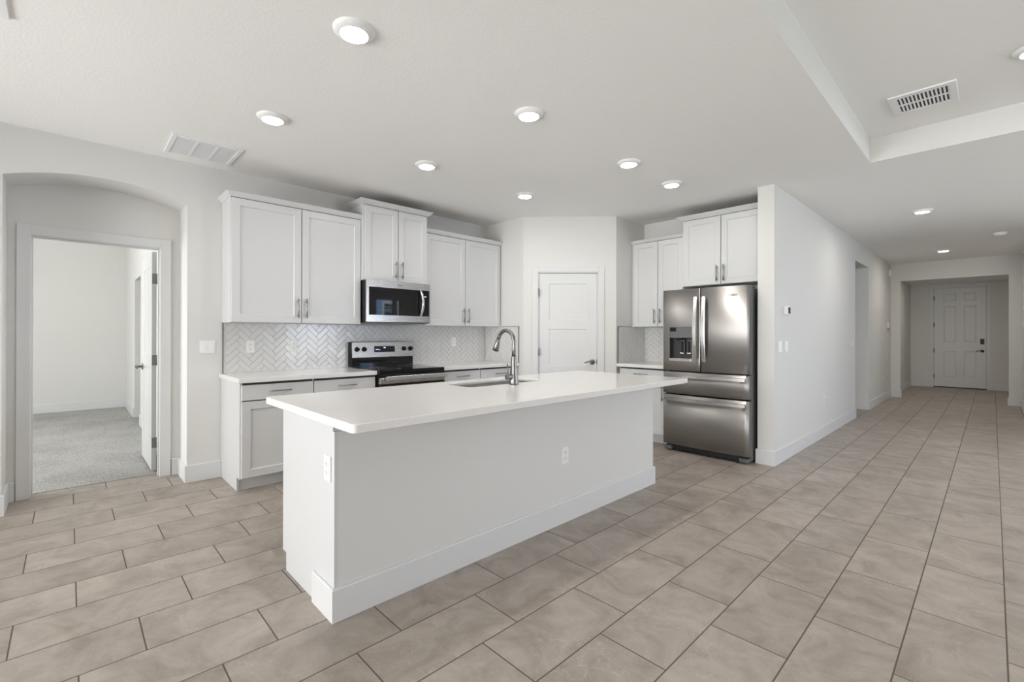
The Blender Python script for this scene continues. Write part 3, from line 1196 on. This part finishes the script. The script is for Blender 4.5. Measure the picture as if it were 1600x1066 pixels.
nseg = 24
Z0, Z1, ZG0, ZG1 = 0.014, 0.440, 0.084, 0.369
xs = [MWW * i / nseg for i in range(nseg + 1)]
XG0, XG1 = 0.028, MWW - 0.012
xs = sorted(set(xs + [XG0, XG1]))
for xa, xb in zip(xs, xs[1:]):
    ya, yb_ = bow(xa), bow(xb)
    bands = ((Z0, ZG0), (ZG0, ZG1), (ZG1, Z1))
    for k, (za, zb) in enumerate(bands):
        if k == 1 and xa >= XG0 - 1e-9 and xb <= XG1 + 1e-9:
            continue
        b.face([(xa, ya, za), (xb, yb_, za), (xb, yb_, zb), (xa, ya, zb)])
    b.face([(xa, ya, Z0), (xb, yb_, Z0), (xb, 0.02, Z0), (xa, 0.02, Z0)])
    b.face([(xa, ya, Z1), (xb, yb_, Z1), (xb, 0.02, Z1), (xa, 0.02, Z1)])
for x in (0, MWW):
    b.face([(x, 0, Z0), (x, 0.02, Z0), (x, 0.02, Z1), (x, 0, Z1)])
dr = b.build('door', 'steel', t)
b = MB()
for xa, xb in zip(xs, xs[1:]):
    if xa >= XG0 - 1e-9 and xb <= XG1 + 1e-9:
        ya, yb_ = bow(xa) + 0.0015, bow(xb) + 0.0015
        b.face([(xa, ya, ZG0), (xb, yb_, ZG0), (xb, yb_, ZG1), (xa, ya, ZG1)], smooth=True)
b.build('door_glass', 'black_glass', dr)
b = MB()
pts = []
for i in range(13):
    s = i / 12
    pts.append((0.632 + 0.006 * math.sin(s * PI), bow(0.63) - 0.012 - 0.040 * math.sin(s * PI) ** 0.8, 0.092 + 0.268 * s))
for p, q in zip(pts, pts[1:]):
    w2, th = 0.013, 0.008
    A = [(p[0] - w2, p[1], p[2]), (p[0] + w2, p[1], p[2]), (p[0] + w2, p[1] + th, p[2]), (p[0] - w2, p[1] + th, p[2])]
    B = [(q[0] - w2, q[1], q[2]), (q[0] + w2, q[1], q[2]), (q[0] + w2, q[1] + th, q[2]), (q[0] - w2, q[1] + th, q[2])]
    for s in range(4):
        b.face([A[s], A[(s + 1) % 4], B[(s + 1) % 4], B[s]], smooth=True)
for pp in (pts[0], pts[-1]):
    b.box(pp[0] - 0.013, pp[0] + 0.013, pp[1], pp[1] + 0.02, pp[2] - 0.004, pp[2] + 0.004)
b.build('handle', 'steel_hi', dr)
b = MB()
b.box(0.678, 0.706, bow(0.69) - 0.0008, bow(0.69) + 0.0008, 0.298, 0.304)
b.build('clock_display', 'led', dr)
text('logo', 'Whirlpool', 0.014, 'logo', dr, (MWW / 2, bow(MWW / 2) - 0.0006, 0.405))

# ------------------------------------------------------------------ refrigerator
t = thing('refrigerator', 'stainless french-door refrigerator with dispenser', 'refrigerator', (-2.548, 4.785, 0), 0)
FW = 0.903
b = MB()
b.box(0.034, FW - 0.006, 0.10, 0.745, 0.022, 1.742, 0.006)
b.box(0.03, FW - 0.03, 0.085, 0.10, 0.06, 1.74, 0, 1)
b.build('case', ['case', 'rubber'], t)
for x0 in (FW - 0.10, 0.035):
    MB().box(x0, x0 + 0.088, 0.082, 0.20, 1.744, 1.766, 0.006).build('hinge_cover', 'case', t)


def fbow(x):
    s = x / FW
    return -0.018 * 4 * s * (1 - s)


def front(x0, x1, z0, z1, hole=None, depth=0.078, rb=0.008):
    """door skin following the slight bow of the front, with rounded upright edges."""
    b = MB()
    n = 20
    xs = [x0 + (x1 - x0) * i / n for i in range(n + 1)]
    if hole:
        xs = sorted(set(xs + [hole[0], hole[1]]))

    def Y(x):
        e = min(x - x0, x1 - x)
        r = 0.0
        if e < rb:
            r = rb - math.sqrt(max(0, rb * rb - (rb - e) ** 2))
        return fbow(x) + r
    xs = sorted(set(xs + [x0 + rb * q for q in (0.12, 0.4, 0.8)] + [x1 - rb * q for q in (0.12, 0.4, 0.8)]))
    zs = [z0, z1] if not hole else [z0, hole[2], hole[3], z1]
    for xa, xb in zip(xs, xs[1:]):
        for za, zb in zip(zs, zs[1:]):
            if hole and xa >= hole[0] - 1e-9 and xb <= hole[1] + 1e-9 and abs(za - hole[2]) < 1e-9:
                continue
            b.face([(xa, Y(xa), za), (xb, Y(xb), za), (xb, Y(xb), zb), (xa, Y(xa), zb)], smooth=True)
        for z in (z0, z1):
            b.face([(xa, Y(xa), z), (xb, Y(xb), z), (xb, depth, z), (xa, depth, z)])
    for x in (x0, x1):
        for za, zb in zip(zs, zs[1:]):
            b.face([(x, Y(x), za), (x, depth, za), (x, depth, zb), (x, Y(x), zb)], mi=1)
    return b


def bent_bar(p0, p1, out, bulge, w, th, axis):
    """flat bowed handle from p0 to p1; out = stand-off at the ends; bulge = extra in the middle."""
    b = MB()
    n = 16
    pts = []
    for i in range(n + 1):
        s = i / n
        e = min(1.0, min(s, 1 - s) / 0.05)
        pts.append((p0[0] + (p1[0] - p0[0]) * s, p0[1] + (p1[1] - p0[1]) * s - out * 1 - bulge * math.sin(PI * s), p0[2] + (p1[2] - p0[2]) * s))
    sec = [(-w, 0), (-w * 0.8, -th * 0.5), (w * 0.8, -th * 0.5), (w, 0), (w, th * 0.5), (-w, th * 0.5)]

    def ring(p):
        if axis == 'Z':
            return [(p[0] + a, p[1] + c, p[2]) for a, c in sec]
        return [(p[0], p[1] + c, p[2] + a) for a, c in sec]
    rs = [ring(p) for p in pts]
    for A, B in zip(rs, rs[1:]):
        for s in range(6):
            b.face([A[s], A[(s + 1) % 6], B[(s + 1) % 6], B[s]])
    b.face(rs[0])
    b.face(rs[-1])
    for p, q in ((pts[0], pts[1]), (pts[-1], pts[-2])):
        c = [(p[i] * 0.6 + q[i] * 0.4) for i in range(3)]
        if axis == 'Z':
            b.box(c[0] - w * 0.8, c[0] + w * 0.8, c[1], c[1] + out + 0.02, c[2] - 0.02, c[2] + 0.02, 0.002)
        else:
            b.box(c[0] - 0.02, c[0] + 0.02, c[1], c[1] + out + 0.02, c[2] - w * 0.8, c[2] + w * 0.8, 0.002)
    return b


SPL = 0.431
DH = (0.085, 0.338, 0.985, 1.36)
ld = front(0.0, SPL - 0.003, 0.886, 1.764, DH).build('door', ['steel_v', 'case'], t)
rd = front(SPL + 0.003, FW, 0.886, 1.764).build('door', ['steel_v', 'case'], t)
md = front(0.003, FW, 0.638, 0.872).build('drawer', ['steel_v', 'case'], t)
fd = front(0.003, FW, 0.078, 0.622).build('freezer_drawer', ['steel_v', 'case'], t)
for d_, hx in ((ld, SPL - 0.043), (rd, SPL + 0.043)):
    bent_bar((hx, fbow(hx), 0.992), (hx, fbow(hx), 1.672), 0.022, 0.036, 0.0205, 0.015, 'Z').build('handle', 'steel_hi', d_)
bent_bar((0.03, fbow(0.03) - 0.002, 0.828), (FW - 0.03, fbow(FW - 0.03) - 0.002, 0.828), 0.024, 0.024, 0.0185, 0.014, 'X').build('handle', 'steel_hi', md)
bent_bar((0.03, fbow(0.03) - 0.002, 0.575), (FW - 0.03, fbow(FW - 0.03) - 0.002, 0.575), 0.024, 0.024, 0.0195, 0.014, 'X').build('handle', 'steel_hi', fd)
# water and ice dispenser
b = MB()
yf = -0.012
hx0, hx1, hz0, hz1 = DH
b.face([(hx0, 0.062, hz0), (hx1, 0.062, hz0), (hx1, 0.062, hz1), (hx0, 0.062, hz1)])
b.face([(hx0, yf, hz0), (hx0, 0.062, hz0), (hx0, 0.062, hz1), (hx0, yf, hz1)])
b.face([(hx1, yf, hz0), (hx1, 0.062, hz0), (hx1, 0.062, hz1), (hx1, yf, hz1)])
b.face([(hx0, yf, hz1), (hx1, yf, hz1), (hx1, 0.062, hz1), (hx0, 0.062, hz1)])
b.face([(hx0, yf, hz0), (hx1, yf, hz0), (hx1, 0.062, hz0), (hx0, 0.062, hz0)])
ds = b.build('dispenser', 'cavity', ld)
b = MB()
b.box(hx0, hx1, -0.012, 0.05, hz1 - 0.12, hz1, 0.003)
b.build('control_panel', 'case', ds)
b = MB()
b.box(hx0 + 0.005, hx0 + 0.075, -0.014, -0.0115, hz1 - 0.05, hz1 - 0.008)
b.build('display', 'display', ds)
b = MB()
b.box(hx0, hx1, -0.03, 0.062, hz0, hz0 + 0.035, 0.004)
b.build('drip_tray', 'steel', ds)
b = MB()
b.tube([(hx0 + 0.105, 0.018, hz1 - 0.12), (hx0 + 0.105, 0.018, hz1 - 0.142)], 0.04, 20)
b.build('ice_chute', 'black', ds)
for px_ in (0.128, 0.205):
    b = MB()
    b.box(hx0 + px_ - 0.022, hx0 + px_ + 0.022, 0.028, 0.04, hz0 + 0.08, hz1 - 0.14, 0.004)
    b.box(hx0 + px_ - 0.014, hx0 + px_ + 0.014, 0.022, 0.03, hz0 + 0.095, hz1 - 0.155, 0.002, 1)
    b.box(hx0 + px_ - 0.02, hx0 + px_ + 0.02, 0.006, 0.034, hz0 + 0.085, hz0 + 0.096, 0.002, 2)
    b.build('paddle', ['case', 'black', 'steel_hi'], ds)
text('logo', 'Whirlpool', 0.027, 'logo', rd, (0.742, fbow(0.742) - 0.0008, 1.676), sx=0.95)
b = MB()
ring = []
for i in range(40):
    a = 2 * PI * i / 40
    ring.append((0.742 + 0.030 * math.cos(a), fbow(0.742) - 0.001, 1.677 + 0.0165 * math.sin(a) + 0.006 * math.cos(a)))
b.tube(ring + [ring[0]], 0.0007, 6, caps=False)
b.build('logo_ring', 'logo', rd)
b = MB()
b.box(0.03, FW - 0.03, 0.03, 0.09, 0.018, 0.075)
b.build('kick_grille', 'rubber', t)
for x0, x1 in ((0.015, 0.10), (FW - 0.10, FW - 0.008)):
    b = MB()
    b.box(x0, x1, 0.004, 0.12, 0.012, 0.056, 0.01)
    b.lathe([(0.02, 0), (0.02, 0.013)], ((x0 + x1) / 2, 0.06, 0), 'Z', 16)
    b.build('foot', 'case', t)

# ------------------------------------------------------------------ island
IX0, IX1, IY0, IY1 = -2.715, -2.018, 0.850, 3.618
t = thing('kitchen_island', 'long white kitchen island with smooth back panel in the middle of the room', 'kitchen island', (IX0, IY0, 0), 0)
iw, il = IX1 - IX0, IY1 - IY0


def isl(b, name, mtl):
    o = b.build(name, mtl, t)
    return o


KN = 0.225      # thickness of the finished knee wall on the seating side
b = MB()
b.box(iw - KN, iw, 0.018, il - 0.018, 0, 0.838)
b.box(iw - KN, iw - 0.016, 0.018, il - 0.018, 0.838, 0.8815)
isl(b, 'back_panel', 'wall')
b = MB()
b.prism([(0.075, 0.0), (iw, 0.0), (iw, 0.838), (iw - 0.016, 0.838), (iw - 0.016, 0.8815), (0.022, 0.8815), (0.022, 0.095), (0.075, 0.095)], 1, 0.0, 0.018)
b.prism([(0.075, 0.0), (iw, 0.0), (iw, 0.838), (iw - 0.016, 0.838), (iw - 0.016, 0.8815), (0.022, 0.8815), (0.022, 0.095), (0.075, 0.095)], 1, il - 0.018, il)
b.box(0.022, 0.028, 0.018, il - 0.018, 0.112, 0.8815)
b.box(0.09, 0.105, 0.018, il - 0.018, 0.0, 0.112)
isl(b, 'cabinet_body', 'cabinet')
b = MB()
b.sweep([(iw - KN, 0.0), (iw, 0.0), (iw, il), (iw - KN, il)], BPROF)
isl(b, 'baseboard', 'trim')
# aisle side: doors and drawers
n = 5
for i in range(n):
    y0, y1 = 0.006 + i * (il - 0.012) / n, 0.006 + (i + 1) * (il - 0.012) / n
    b = MB().shaker(-y1 + 0.003, -y0 - 0.003, 0.118, 0.868 if i in (2,) else 0.729)
    o = b.build('door', 'cabinet', t)
    o.rotation_euler = (0, 0, -R90)
    bar_pull(o, -y0 - 0.04, 0.62, True)
    if i != 2:
        b = MB().loops(-y1 + 0.003, -y0 - 0.003, 0.737, 0.868, [(0, 0.02), (0, 0.002), (0.002, 0)])
        o = b.build('drawer_front', 'cabinet', t)
        o.rotation_euler = (0, 0, -R90)
        bar_pull(o, -(y0 + y1) / 2, 0.806, False)

# island countertop with the sink cut-out
SX0, SX1, SY0, SY1, SR = -2.685, -2.405, 1.925, 2.635, 0.055


def rrect(x0, x1, y0, y1, r, n=6):
    p = []
    for cx, cy, a in ((x1 - r, y0 + r, -R90), (x1 - r, y1 - r, 0), (x0 + r, y1 - r, R90), (x0 + r, y0 + r, PI)):
        for i in range(n + 1):
            q = a + R90 * i / n
            p.append((cx + r * math.cos(q), cy + r * math.sin(q)))
    return p


def ring_slab(outer, inner, z0, z1, edge=0.003):
    """slab with a hole: outer and inner outlines of equal vertex counts."""
    b = MB()
    n = len(outer)

    def row(pts, z):
        return [b.bm.verts.new((p[0], p[1], z)) for p in pts]

    def shrink(pts, d):
        c = (sum(p[0] for p in pts) / n, sum(p[1] for p in pts) / n)
        w = (max(p[0] for p in pts) - min(p[0] for p in pts)) / 2
        h = (max(p[1] for p in pts) - min(p[1] for p in pts)) / 2
        return [(c[0] + (p[0] - c[0]) * (1 - d / w), c[1] + (p[1] - c[1]) * (1 - d / h)) for p in pts]
    seq = [row(inner, z0), row(outer, z0)] if edge == 0 else [row(inner, z1 - 0.016), row(shrink(outer, 0.04), z1 - 0.016), row(shrink(outer, 0.04), z0), row(shrink(outer, edge), z0), row(outer, z0 + edge), row(outer, z1 - edge), row(shrink(outer, edge), z1), row(shrink(inner, -edge), z1), row(inner, z1 - edge), row(inner, z1 - 0.016)]
    for A, B in zip(seq, seq[1:]):
        for i in range(n):
            b.bm.faces.new((A[i], A[(i + 1) % n], B[(i + 1) % n], B[i]))
    return b


ctop = ring_slab(rrect(-2.832, -1.718, 0.797, 3.648, 0.022), rrect(SX0, SX1, SY0, SY1, SR), CT0, CT1).build('island_countertop', 'quartz')
tag(ctop, 'long white quartz countertop overhanging the island, holding the sink', 'countertop', 'white quartz countertops')

# undermount sink
t = thing('undermount_sink', 'stainless undermount sink set in the island countertop', 'sink', ((SX0 + SX1) / 2, (SY0 + SY1) / 2, 0.66))
b = MB()
hx, hy = (SX1 - SX0) / 2, (SY1 - SY0) / 2
rows = []
for gx, z, r in ((0.0, 0.2425, SR), (-0.001, 0.241, SR), (-0.004, 0.21, SR), (-0.012, 0.03, SR), (-0.03, 0.008, SR), (-0.10, 0.003, 0.04)):
    rows.append([b.bm.verts.new((p[0], p[1], z)) for p in rrect(-hx - gx, hx + gx, -hy - gx, hy + gx, max(0.01, r + min(gx, 0) * 0.3))])
for A, B in zip(rows, rows[1:]):
    for i in range(len(A)):
        f = b.bm.faces.new((A[i], A[(i + 1) % len(A)], B[(i + 1) % len(A)], B[i]))
        f.smooth = True
b.bm.faces.new(rows[-1])
b.build('basin', 'steel_sink', t)
b = MB()
b.lathe([(0.045, 0.0035), (0.043, 0.007), (0.03, 0.005), (0.0, 0.004)], (0, 0, 0), 'Z', 24)
b.build('drain', 'nickel', t)

# faucet
t = thing('kitchen_faucet', 'brushed nickel pull-down faucet with gooseneck standing by the sink', 'faucet', (-2.345, 2.27, CT1))
b = MB()
b.lathe([(0, 0.0005), (0.031, 0.0005), (0.032, 0.004), (0.031, 0.02), (0.025, 0.09), (0.0165, 0.195), (0.0158, 0.2), (0.0, 0.2)], (0, 0, 0), 'Z', 32)
b.build('body', 'nickel', t)
b = MB()
path = [(0, 0, 0.198), (0, 0, 0.25), (0, 0, 0.30)]
RA = 0.082
for i in range(1, 19):
    a = math.radians(i * 9.1)
    path.append((-RA + RA * math.cos(a), 0, 0.30 + RA * math.sin(a)))
b.tube(path, 0.0138, 20)
b.build('spout', 'nickel', t)
e0 = Vector(path[-1])
dirn = (e0 - Vector(path[-2])).normalized()
b = MB()
hp = [e0 - dirn * 0.002, e0 + dirn * 0.010, e0 + dirn * 0.012, e0 + dirn * 0.060, e0 + dirn * 0.092, e0 + dirn * 0.094]
b.tube(hp, [0.0142, 0.0142, 0.0155, 0.021, 0.0248, 0.022], 24)
b.build('spray_head', 'nickel', t)
b = MB()
b.tube([(0, 0.0, 0.062), (0, -0.04, 0.058), (0, -0.068, 0.056), (0, -0.072, 0.056)], [0.017, 0.019, 0.0205, 0.017], 20)
b.build('handle_hub', 'nickel', t)
b = MB()
b.tube([(0, -0.055, 0.06), (-0.002, -0.056, 0.10), (-0.006, -0.058, 0.15)], [0.0062, 0.0055, 0.005], 12)
b.build('lever', 'nickel', t)


# ------------------------------------------------------------------ outlets, switches and small devices
def plate(name, label, cat, loc, rz, kind, group=None, w=0.07, h=0.115):
    """local: plate on the plane y=0 facing -Y, centred on the origin."""
    t = thing(name, label, cat, loc, rz, group)
    b = MB()
    b.box(-w / 2, w / 2, -0.006, 0, -h / 2, h / 2, 0.0025)
    b.build('cover_plate', 'plastic', t)
    if kind == 'outlet':
        for s in (-1, 1):
            b = MB()
            b.box(-0.0165, 0.0165, -0.0085, -0.006, s * 0.0195 - 0.0145, s * 0.0195 + 0.0145, 0.002)
            for x, wd in ((-0.0065, 0.0012), (0.0065, 0.0012)):
                b.box(x - wd, x + wd, -0.0092, -0.0084, s * 0.0195 - 0.002, s * 0.0195 + 0.007, 0, 1)
            b.box(-0.002, 0.002, -0.0092, -0.0084, s * 0.0195 - 0.010, s * 0.0195 - 0.006, 0, 1)
            b.build('receptacle', ['plastic', 'slot'], t)
    elif kind == 'gfci':
        b = MB()
        b.box(-0.0165, 0.0165, -0.0085, -0.006, -0.034, 0.034, 0.001)
        for s in (-1, 1):
            for x in (-0.0065, 0.0065):
                b.box(x - 0.0012, x + 0.0012, -0.0092, -0.0084, s * 0.021 - 0.004, s * 0.021 + 0.005, 0, 1)
            b.box(-0.002, 0.002, -0.0092, -0.0084, s * 0.021 - 0.011, s * 0.021 - 0.007, 0, 1)
        b.box(-0.008, 0.008, -0.0095, -0.0085, -0.004, 0.004)
        b.build('receptacle', ['plastic', 'slot'], t)
    else:
        n = kind
        for i in range(n):
            cx = (i - (n - 1) / 2) * 0.046
            b = MB()
            b.prism([(-0.006, -0.033), (-0.0115, -0.033), (-0.0075, 0.033), (-0.006, 0.033)], 0, cx - 0.0165, cx + 0.0165)
            b.build('rocker', 'plastic', t)
    return t


BX_ = XW + 0.0092
G = 'white outlets'
plate('wall_outlet', 'white outlet on the herringbone tile nearest the arched niche', 'outlet', (BX_, 1.216, 1.155), R90, 'gfci', G)
plate('wall_outlet', 'white outlet on the herringbone tile just left of the range', 'outlet', (BX_, 1.600, 1.156), R90, 'gfci', G)
plate('wall_outlet', 'white outlet on the herringbone tile right of the range', 'outlet', (BX_, 3.545, 1.18), R90, 'gfci', G)
plate('wall_outlet', 'white outlet on the near end panel of the island', 'outlet', (-2.085, IY0, 0.665), 0, 'outlet', G)
plate('wall_outlet', 'white outlet on the long back panel of the island', 'outlet', (IX1, 2.438, 0.452), R90, 'outlet', G)
plate('wall_outlet', 'white outlet low on the hallway wall near the refrigerator', 'outlet', (XH, 6.85, 0.45), R90, 'outlet', G)
plate('wall_outlet', 'white outlet low on the hallway wall beyond the side opening', 'outlet', (XH, 11.4, 0.44), R90, 'outlet', G)
G = 'white rocker switches'
plate('light_switch', 'wide white switch plate on the wall beside the arched niche', 'switch', (XW, 0.88, 1.158), R90, 2, G, w=0.116)
plate('light_switch', 'white switch plate on the hallway wall, nearest the refrigerator', 'switch', (XH, 5.115, 1.155), R90, 2, G, w=0.116)
plate('light_switch', 'white switch plate on the hallway wall directly under the thermostat', 'switch', (XH, 5.315, 1.155), R90, 2, G, w=0.116)
plate('light_switch', 'narrow white switch plate at the edge of the hallway side opening', 'switch', (XH, 8.56, 1.15), R90, 1, G)

t = thing('thermostat', 'small white thermostat with dark screen on the hallway wall', 'thermostat', (XH, 5.29, 1.525), R90)
MB().box(-0.08, 0.08, -0.026, 0, -0.045, 0.045, 0.006).build('housing', 'plastic', t)
MB().box(0.008, 0.076, -0.0275, -0.0255, -0.032, 0.032, 0.0).build('screen', 'display', t)
t = thing('motion_sensor', 'white motion sensor high in the far hallway corner', 'sensor', (XH, 12.08, 2.545), R90)
b = MB()
b.box(-0.035, 0.035, -0.03, 0, -0.06, 0.06, 0.01)
b.build('housing', 'plastic', t)
MB().box(-0.025, 0.025, -0.034, -0.029, -0.04, 0.01, 0.004).build('lens', 'plastic', t)
t = thing('alarm_keypad', 'white alarm keypad on the hallway wall near its far corner', 'keypad', (XH, 11.93, 1.452), R90)
MB().box(-0.06, 0.06, -0.025, 0, -0.03, 0.08, 0.006).build('housing', 'plastic', t)
MB().box(-0.06, 0.06, -0.024, 0, -0.08, -0.032, 0.006).build('key_cover', 'plastic_grey', t)


# ------------------------------------------------------------------ ceiling fixtures
def disc_light(label, x, y, z, hall=False, grp='recessed ceiling lights'):
    t = thing('ceiling_light', label, 'ceiling light', (x, y, z), 0, grp)
    b = MB()
    b.lathe([(0.098, 0.0), (0.096, -0.006), (0.086, -0.016), (0.070, -0.024), (0.066, -0.0245), (0.064, -0.022), (0.064, -0.012)], (0, 0, 0), 'Z', 48)
    b.build('trim_ring', 'plastic', t)
    b = MB()
    b.lathe([(0.0645, -0.0215), (0.05, -0.0235), (0.0, -0.0245)], (0, 0, 0), 'Z', 40)
    b.build('lens', 'lens_hall' if hall else 'lens', t)
    return t


for lab, x, y in (('largest and nearest ceiling light, at the top of the photo', -2.142, 0.993),
                  ('ceiling light between the nearest light and the long return vent', -3.385, 0.995),
                  ('ceiling light above the near half of the island countertop', -2.138, 2.205),
                  ('ceiling light in front of the microwave cabinet', -3.395, 2.232),
                  ('smallest kitchen ceiling light, in front of the pantry door', -3.405, 3.455),
                  ('ceiling light above the far end of the island', -2.153, 3.445),
                  ('ceiling light just in front of the refrigerator', -2.16, 4.22)):
    disc_light('white round ' + lab, x, y, CE)
disc_light('white round ceiling light over the near half of the hallway', -0.574, 7.24, CE, True)
disc_light('white round ceiling light over the far hallway, next to the foyer', -0.589, 10.86, CE, True)
disc_light('white round ceiling light added unseen to brighten the foyer, in front of the front door', -0.55, 13.3, 2.56, True)  # no lamp is visible here; added to lift the foyer brightness
disc_light('white round ceiling light inside the raised tray, cut off by the right edge', 0.176, 4.06, TZ)

t = thing('smoke_detector', 'white round smoke detector on the hallway ceiling', 'smoke detector', (0.075, 9.6, CE))
b = MB()
b.lathe([(0.075, 0.0), (0.075, -0.012), (0.06, -0.016), (0.06, -0.022), (0.056, -0.036), (0.0, -0.04)], (0, 0, 0), 'Z', 32)
b.build('housing', 'plastic', t)

# long return-air grille beside the range wall
RX0, RX1, RY0, RY1 = -4.60, -4.145, 0.545, 1.005
t = thing('return_air_grille', 'long white three-section air grille on the ceiling above the arch', 'vent', (RX0, RY0, CE))
rw, rl = RX1 - RX0, RY1 - RY0
RW_, RL_ = rw, rl
b = MB()
e = 0.032
b.box(0, rw, 0, e, -0.011, 0, 0.003)
b.box(0, rw, rl - e, rl, -0.011, 0, 0.003)
b.box(0, e, e, rl - e, -0.011, 0, 0.003)
b.box(rw - e, rw, e, rl - e, -0.011, 0, 0.003)
inner = rl - 2 * e
for k in (1, 2):
    yy = e + inner * k / 3
    b.box(e, rw - e, yy - 0.009, yy + 0.009, -0.010, 0)
b.build('frame', 'vent', t)
b = MB()
b.box(e, rw - e, e, rl - e, -0.003, -0.0005)
b.build('filter', 'filter', t)
b = MB()
ns = 34
for k in range(ns):
    xx = e + (rw - 2 * e) * (k + 0.5) / ns
    b.prism([(xx - 0.005, -0.0035), (xx + 0.004, -0.0095), (xx + 0.005, -0.0088), (xx - 0.004, -0.0030)], 1, e, rl - e) if False else b.box(xx - 0.003, xx + 0.003, e, rl - e, -0.0085, -0.0032)
b.build('louvers', 'vent', t)

# supply register inside the tray
VX0, VX1, VY0, VY1 = -0.516, -0.163, 4.163, 4.537
t = thing('supply_register', 'white slatted air register with dark slots in the raised ceiling tray', 'vent', (VX0, VY0, TZ))
vw, vl = VX1 - VX0, VY1 - VY0
b = MB()
ex, ey = 0.042, 0.05
b.box(0, vw, 0, ey, -0.012, 0, 0.004)
b.box(0, vw, vl - ey, vl, -0.012, 0, 0.004)
b.box(0, ex, ey, vl - ey, -0.012, 0, 0.004)
b.box(vw - ex, vw, ey, vl - ey, -0.012, 0, 0.004)
b.box(ex, vw - ex, vl / 2 - 0.005, vl / 2 + 0.005, -0.011, 0)
b.build('frame', 'vent', t)
b = MB()
b.box(ex, vw - ex, ey, vl - ey, -0.0015, -0.0005)
b.build('duct_opening', 'duct', t)
ns = 13
for half in ((ey, vl / 2 - 0.005), (vl / 2 + 0.005, vl - ey)):
    for k in range(ns + 1):
        xx = ex + (vw - 2 * ex) * k / ns
        b = MB()
        x0_, x1_ = max(ex, xx - 0.005), min(vw - ex, xx + 0.005)
        b.box(x0_, x1_, half[0], half[1], -0.0105, -0.002)
        b.build('slat', 'vent', t)

t = thing('supply_register', 'white air register on the ceiling, cut off at the top left corner', 'vent', (-3.174, -0.62, CE))
b = MB()
b.box(0, 0.42, 0, 0.04, -0.012, 0, 0.004)
b.box(0, 0.42, 0.38, 0.42, -0.012, 0, 0.004)
b.box(0, 0.04, 0.04, 0.38, -0.012, 0, 0.004)
b.box(0.38, 0.42, 0.04, 0.38, -0.012, 0, 0.004)
b.build('frame', 'vent', t)
b = MB()
b.box(0.04, 0.38, 0.04, 0.38, -0.003, -0.0005)
for k in range(12):
    b.box(0.05 + k * 0.028, 0.058 + k * 0.028, 0.04, 0.38, -0.0095, -0.003)
b.build('louvers', 'vent', t)
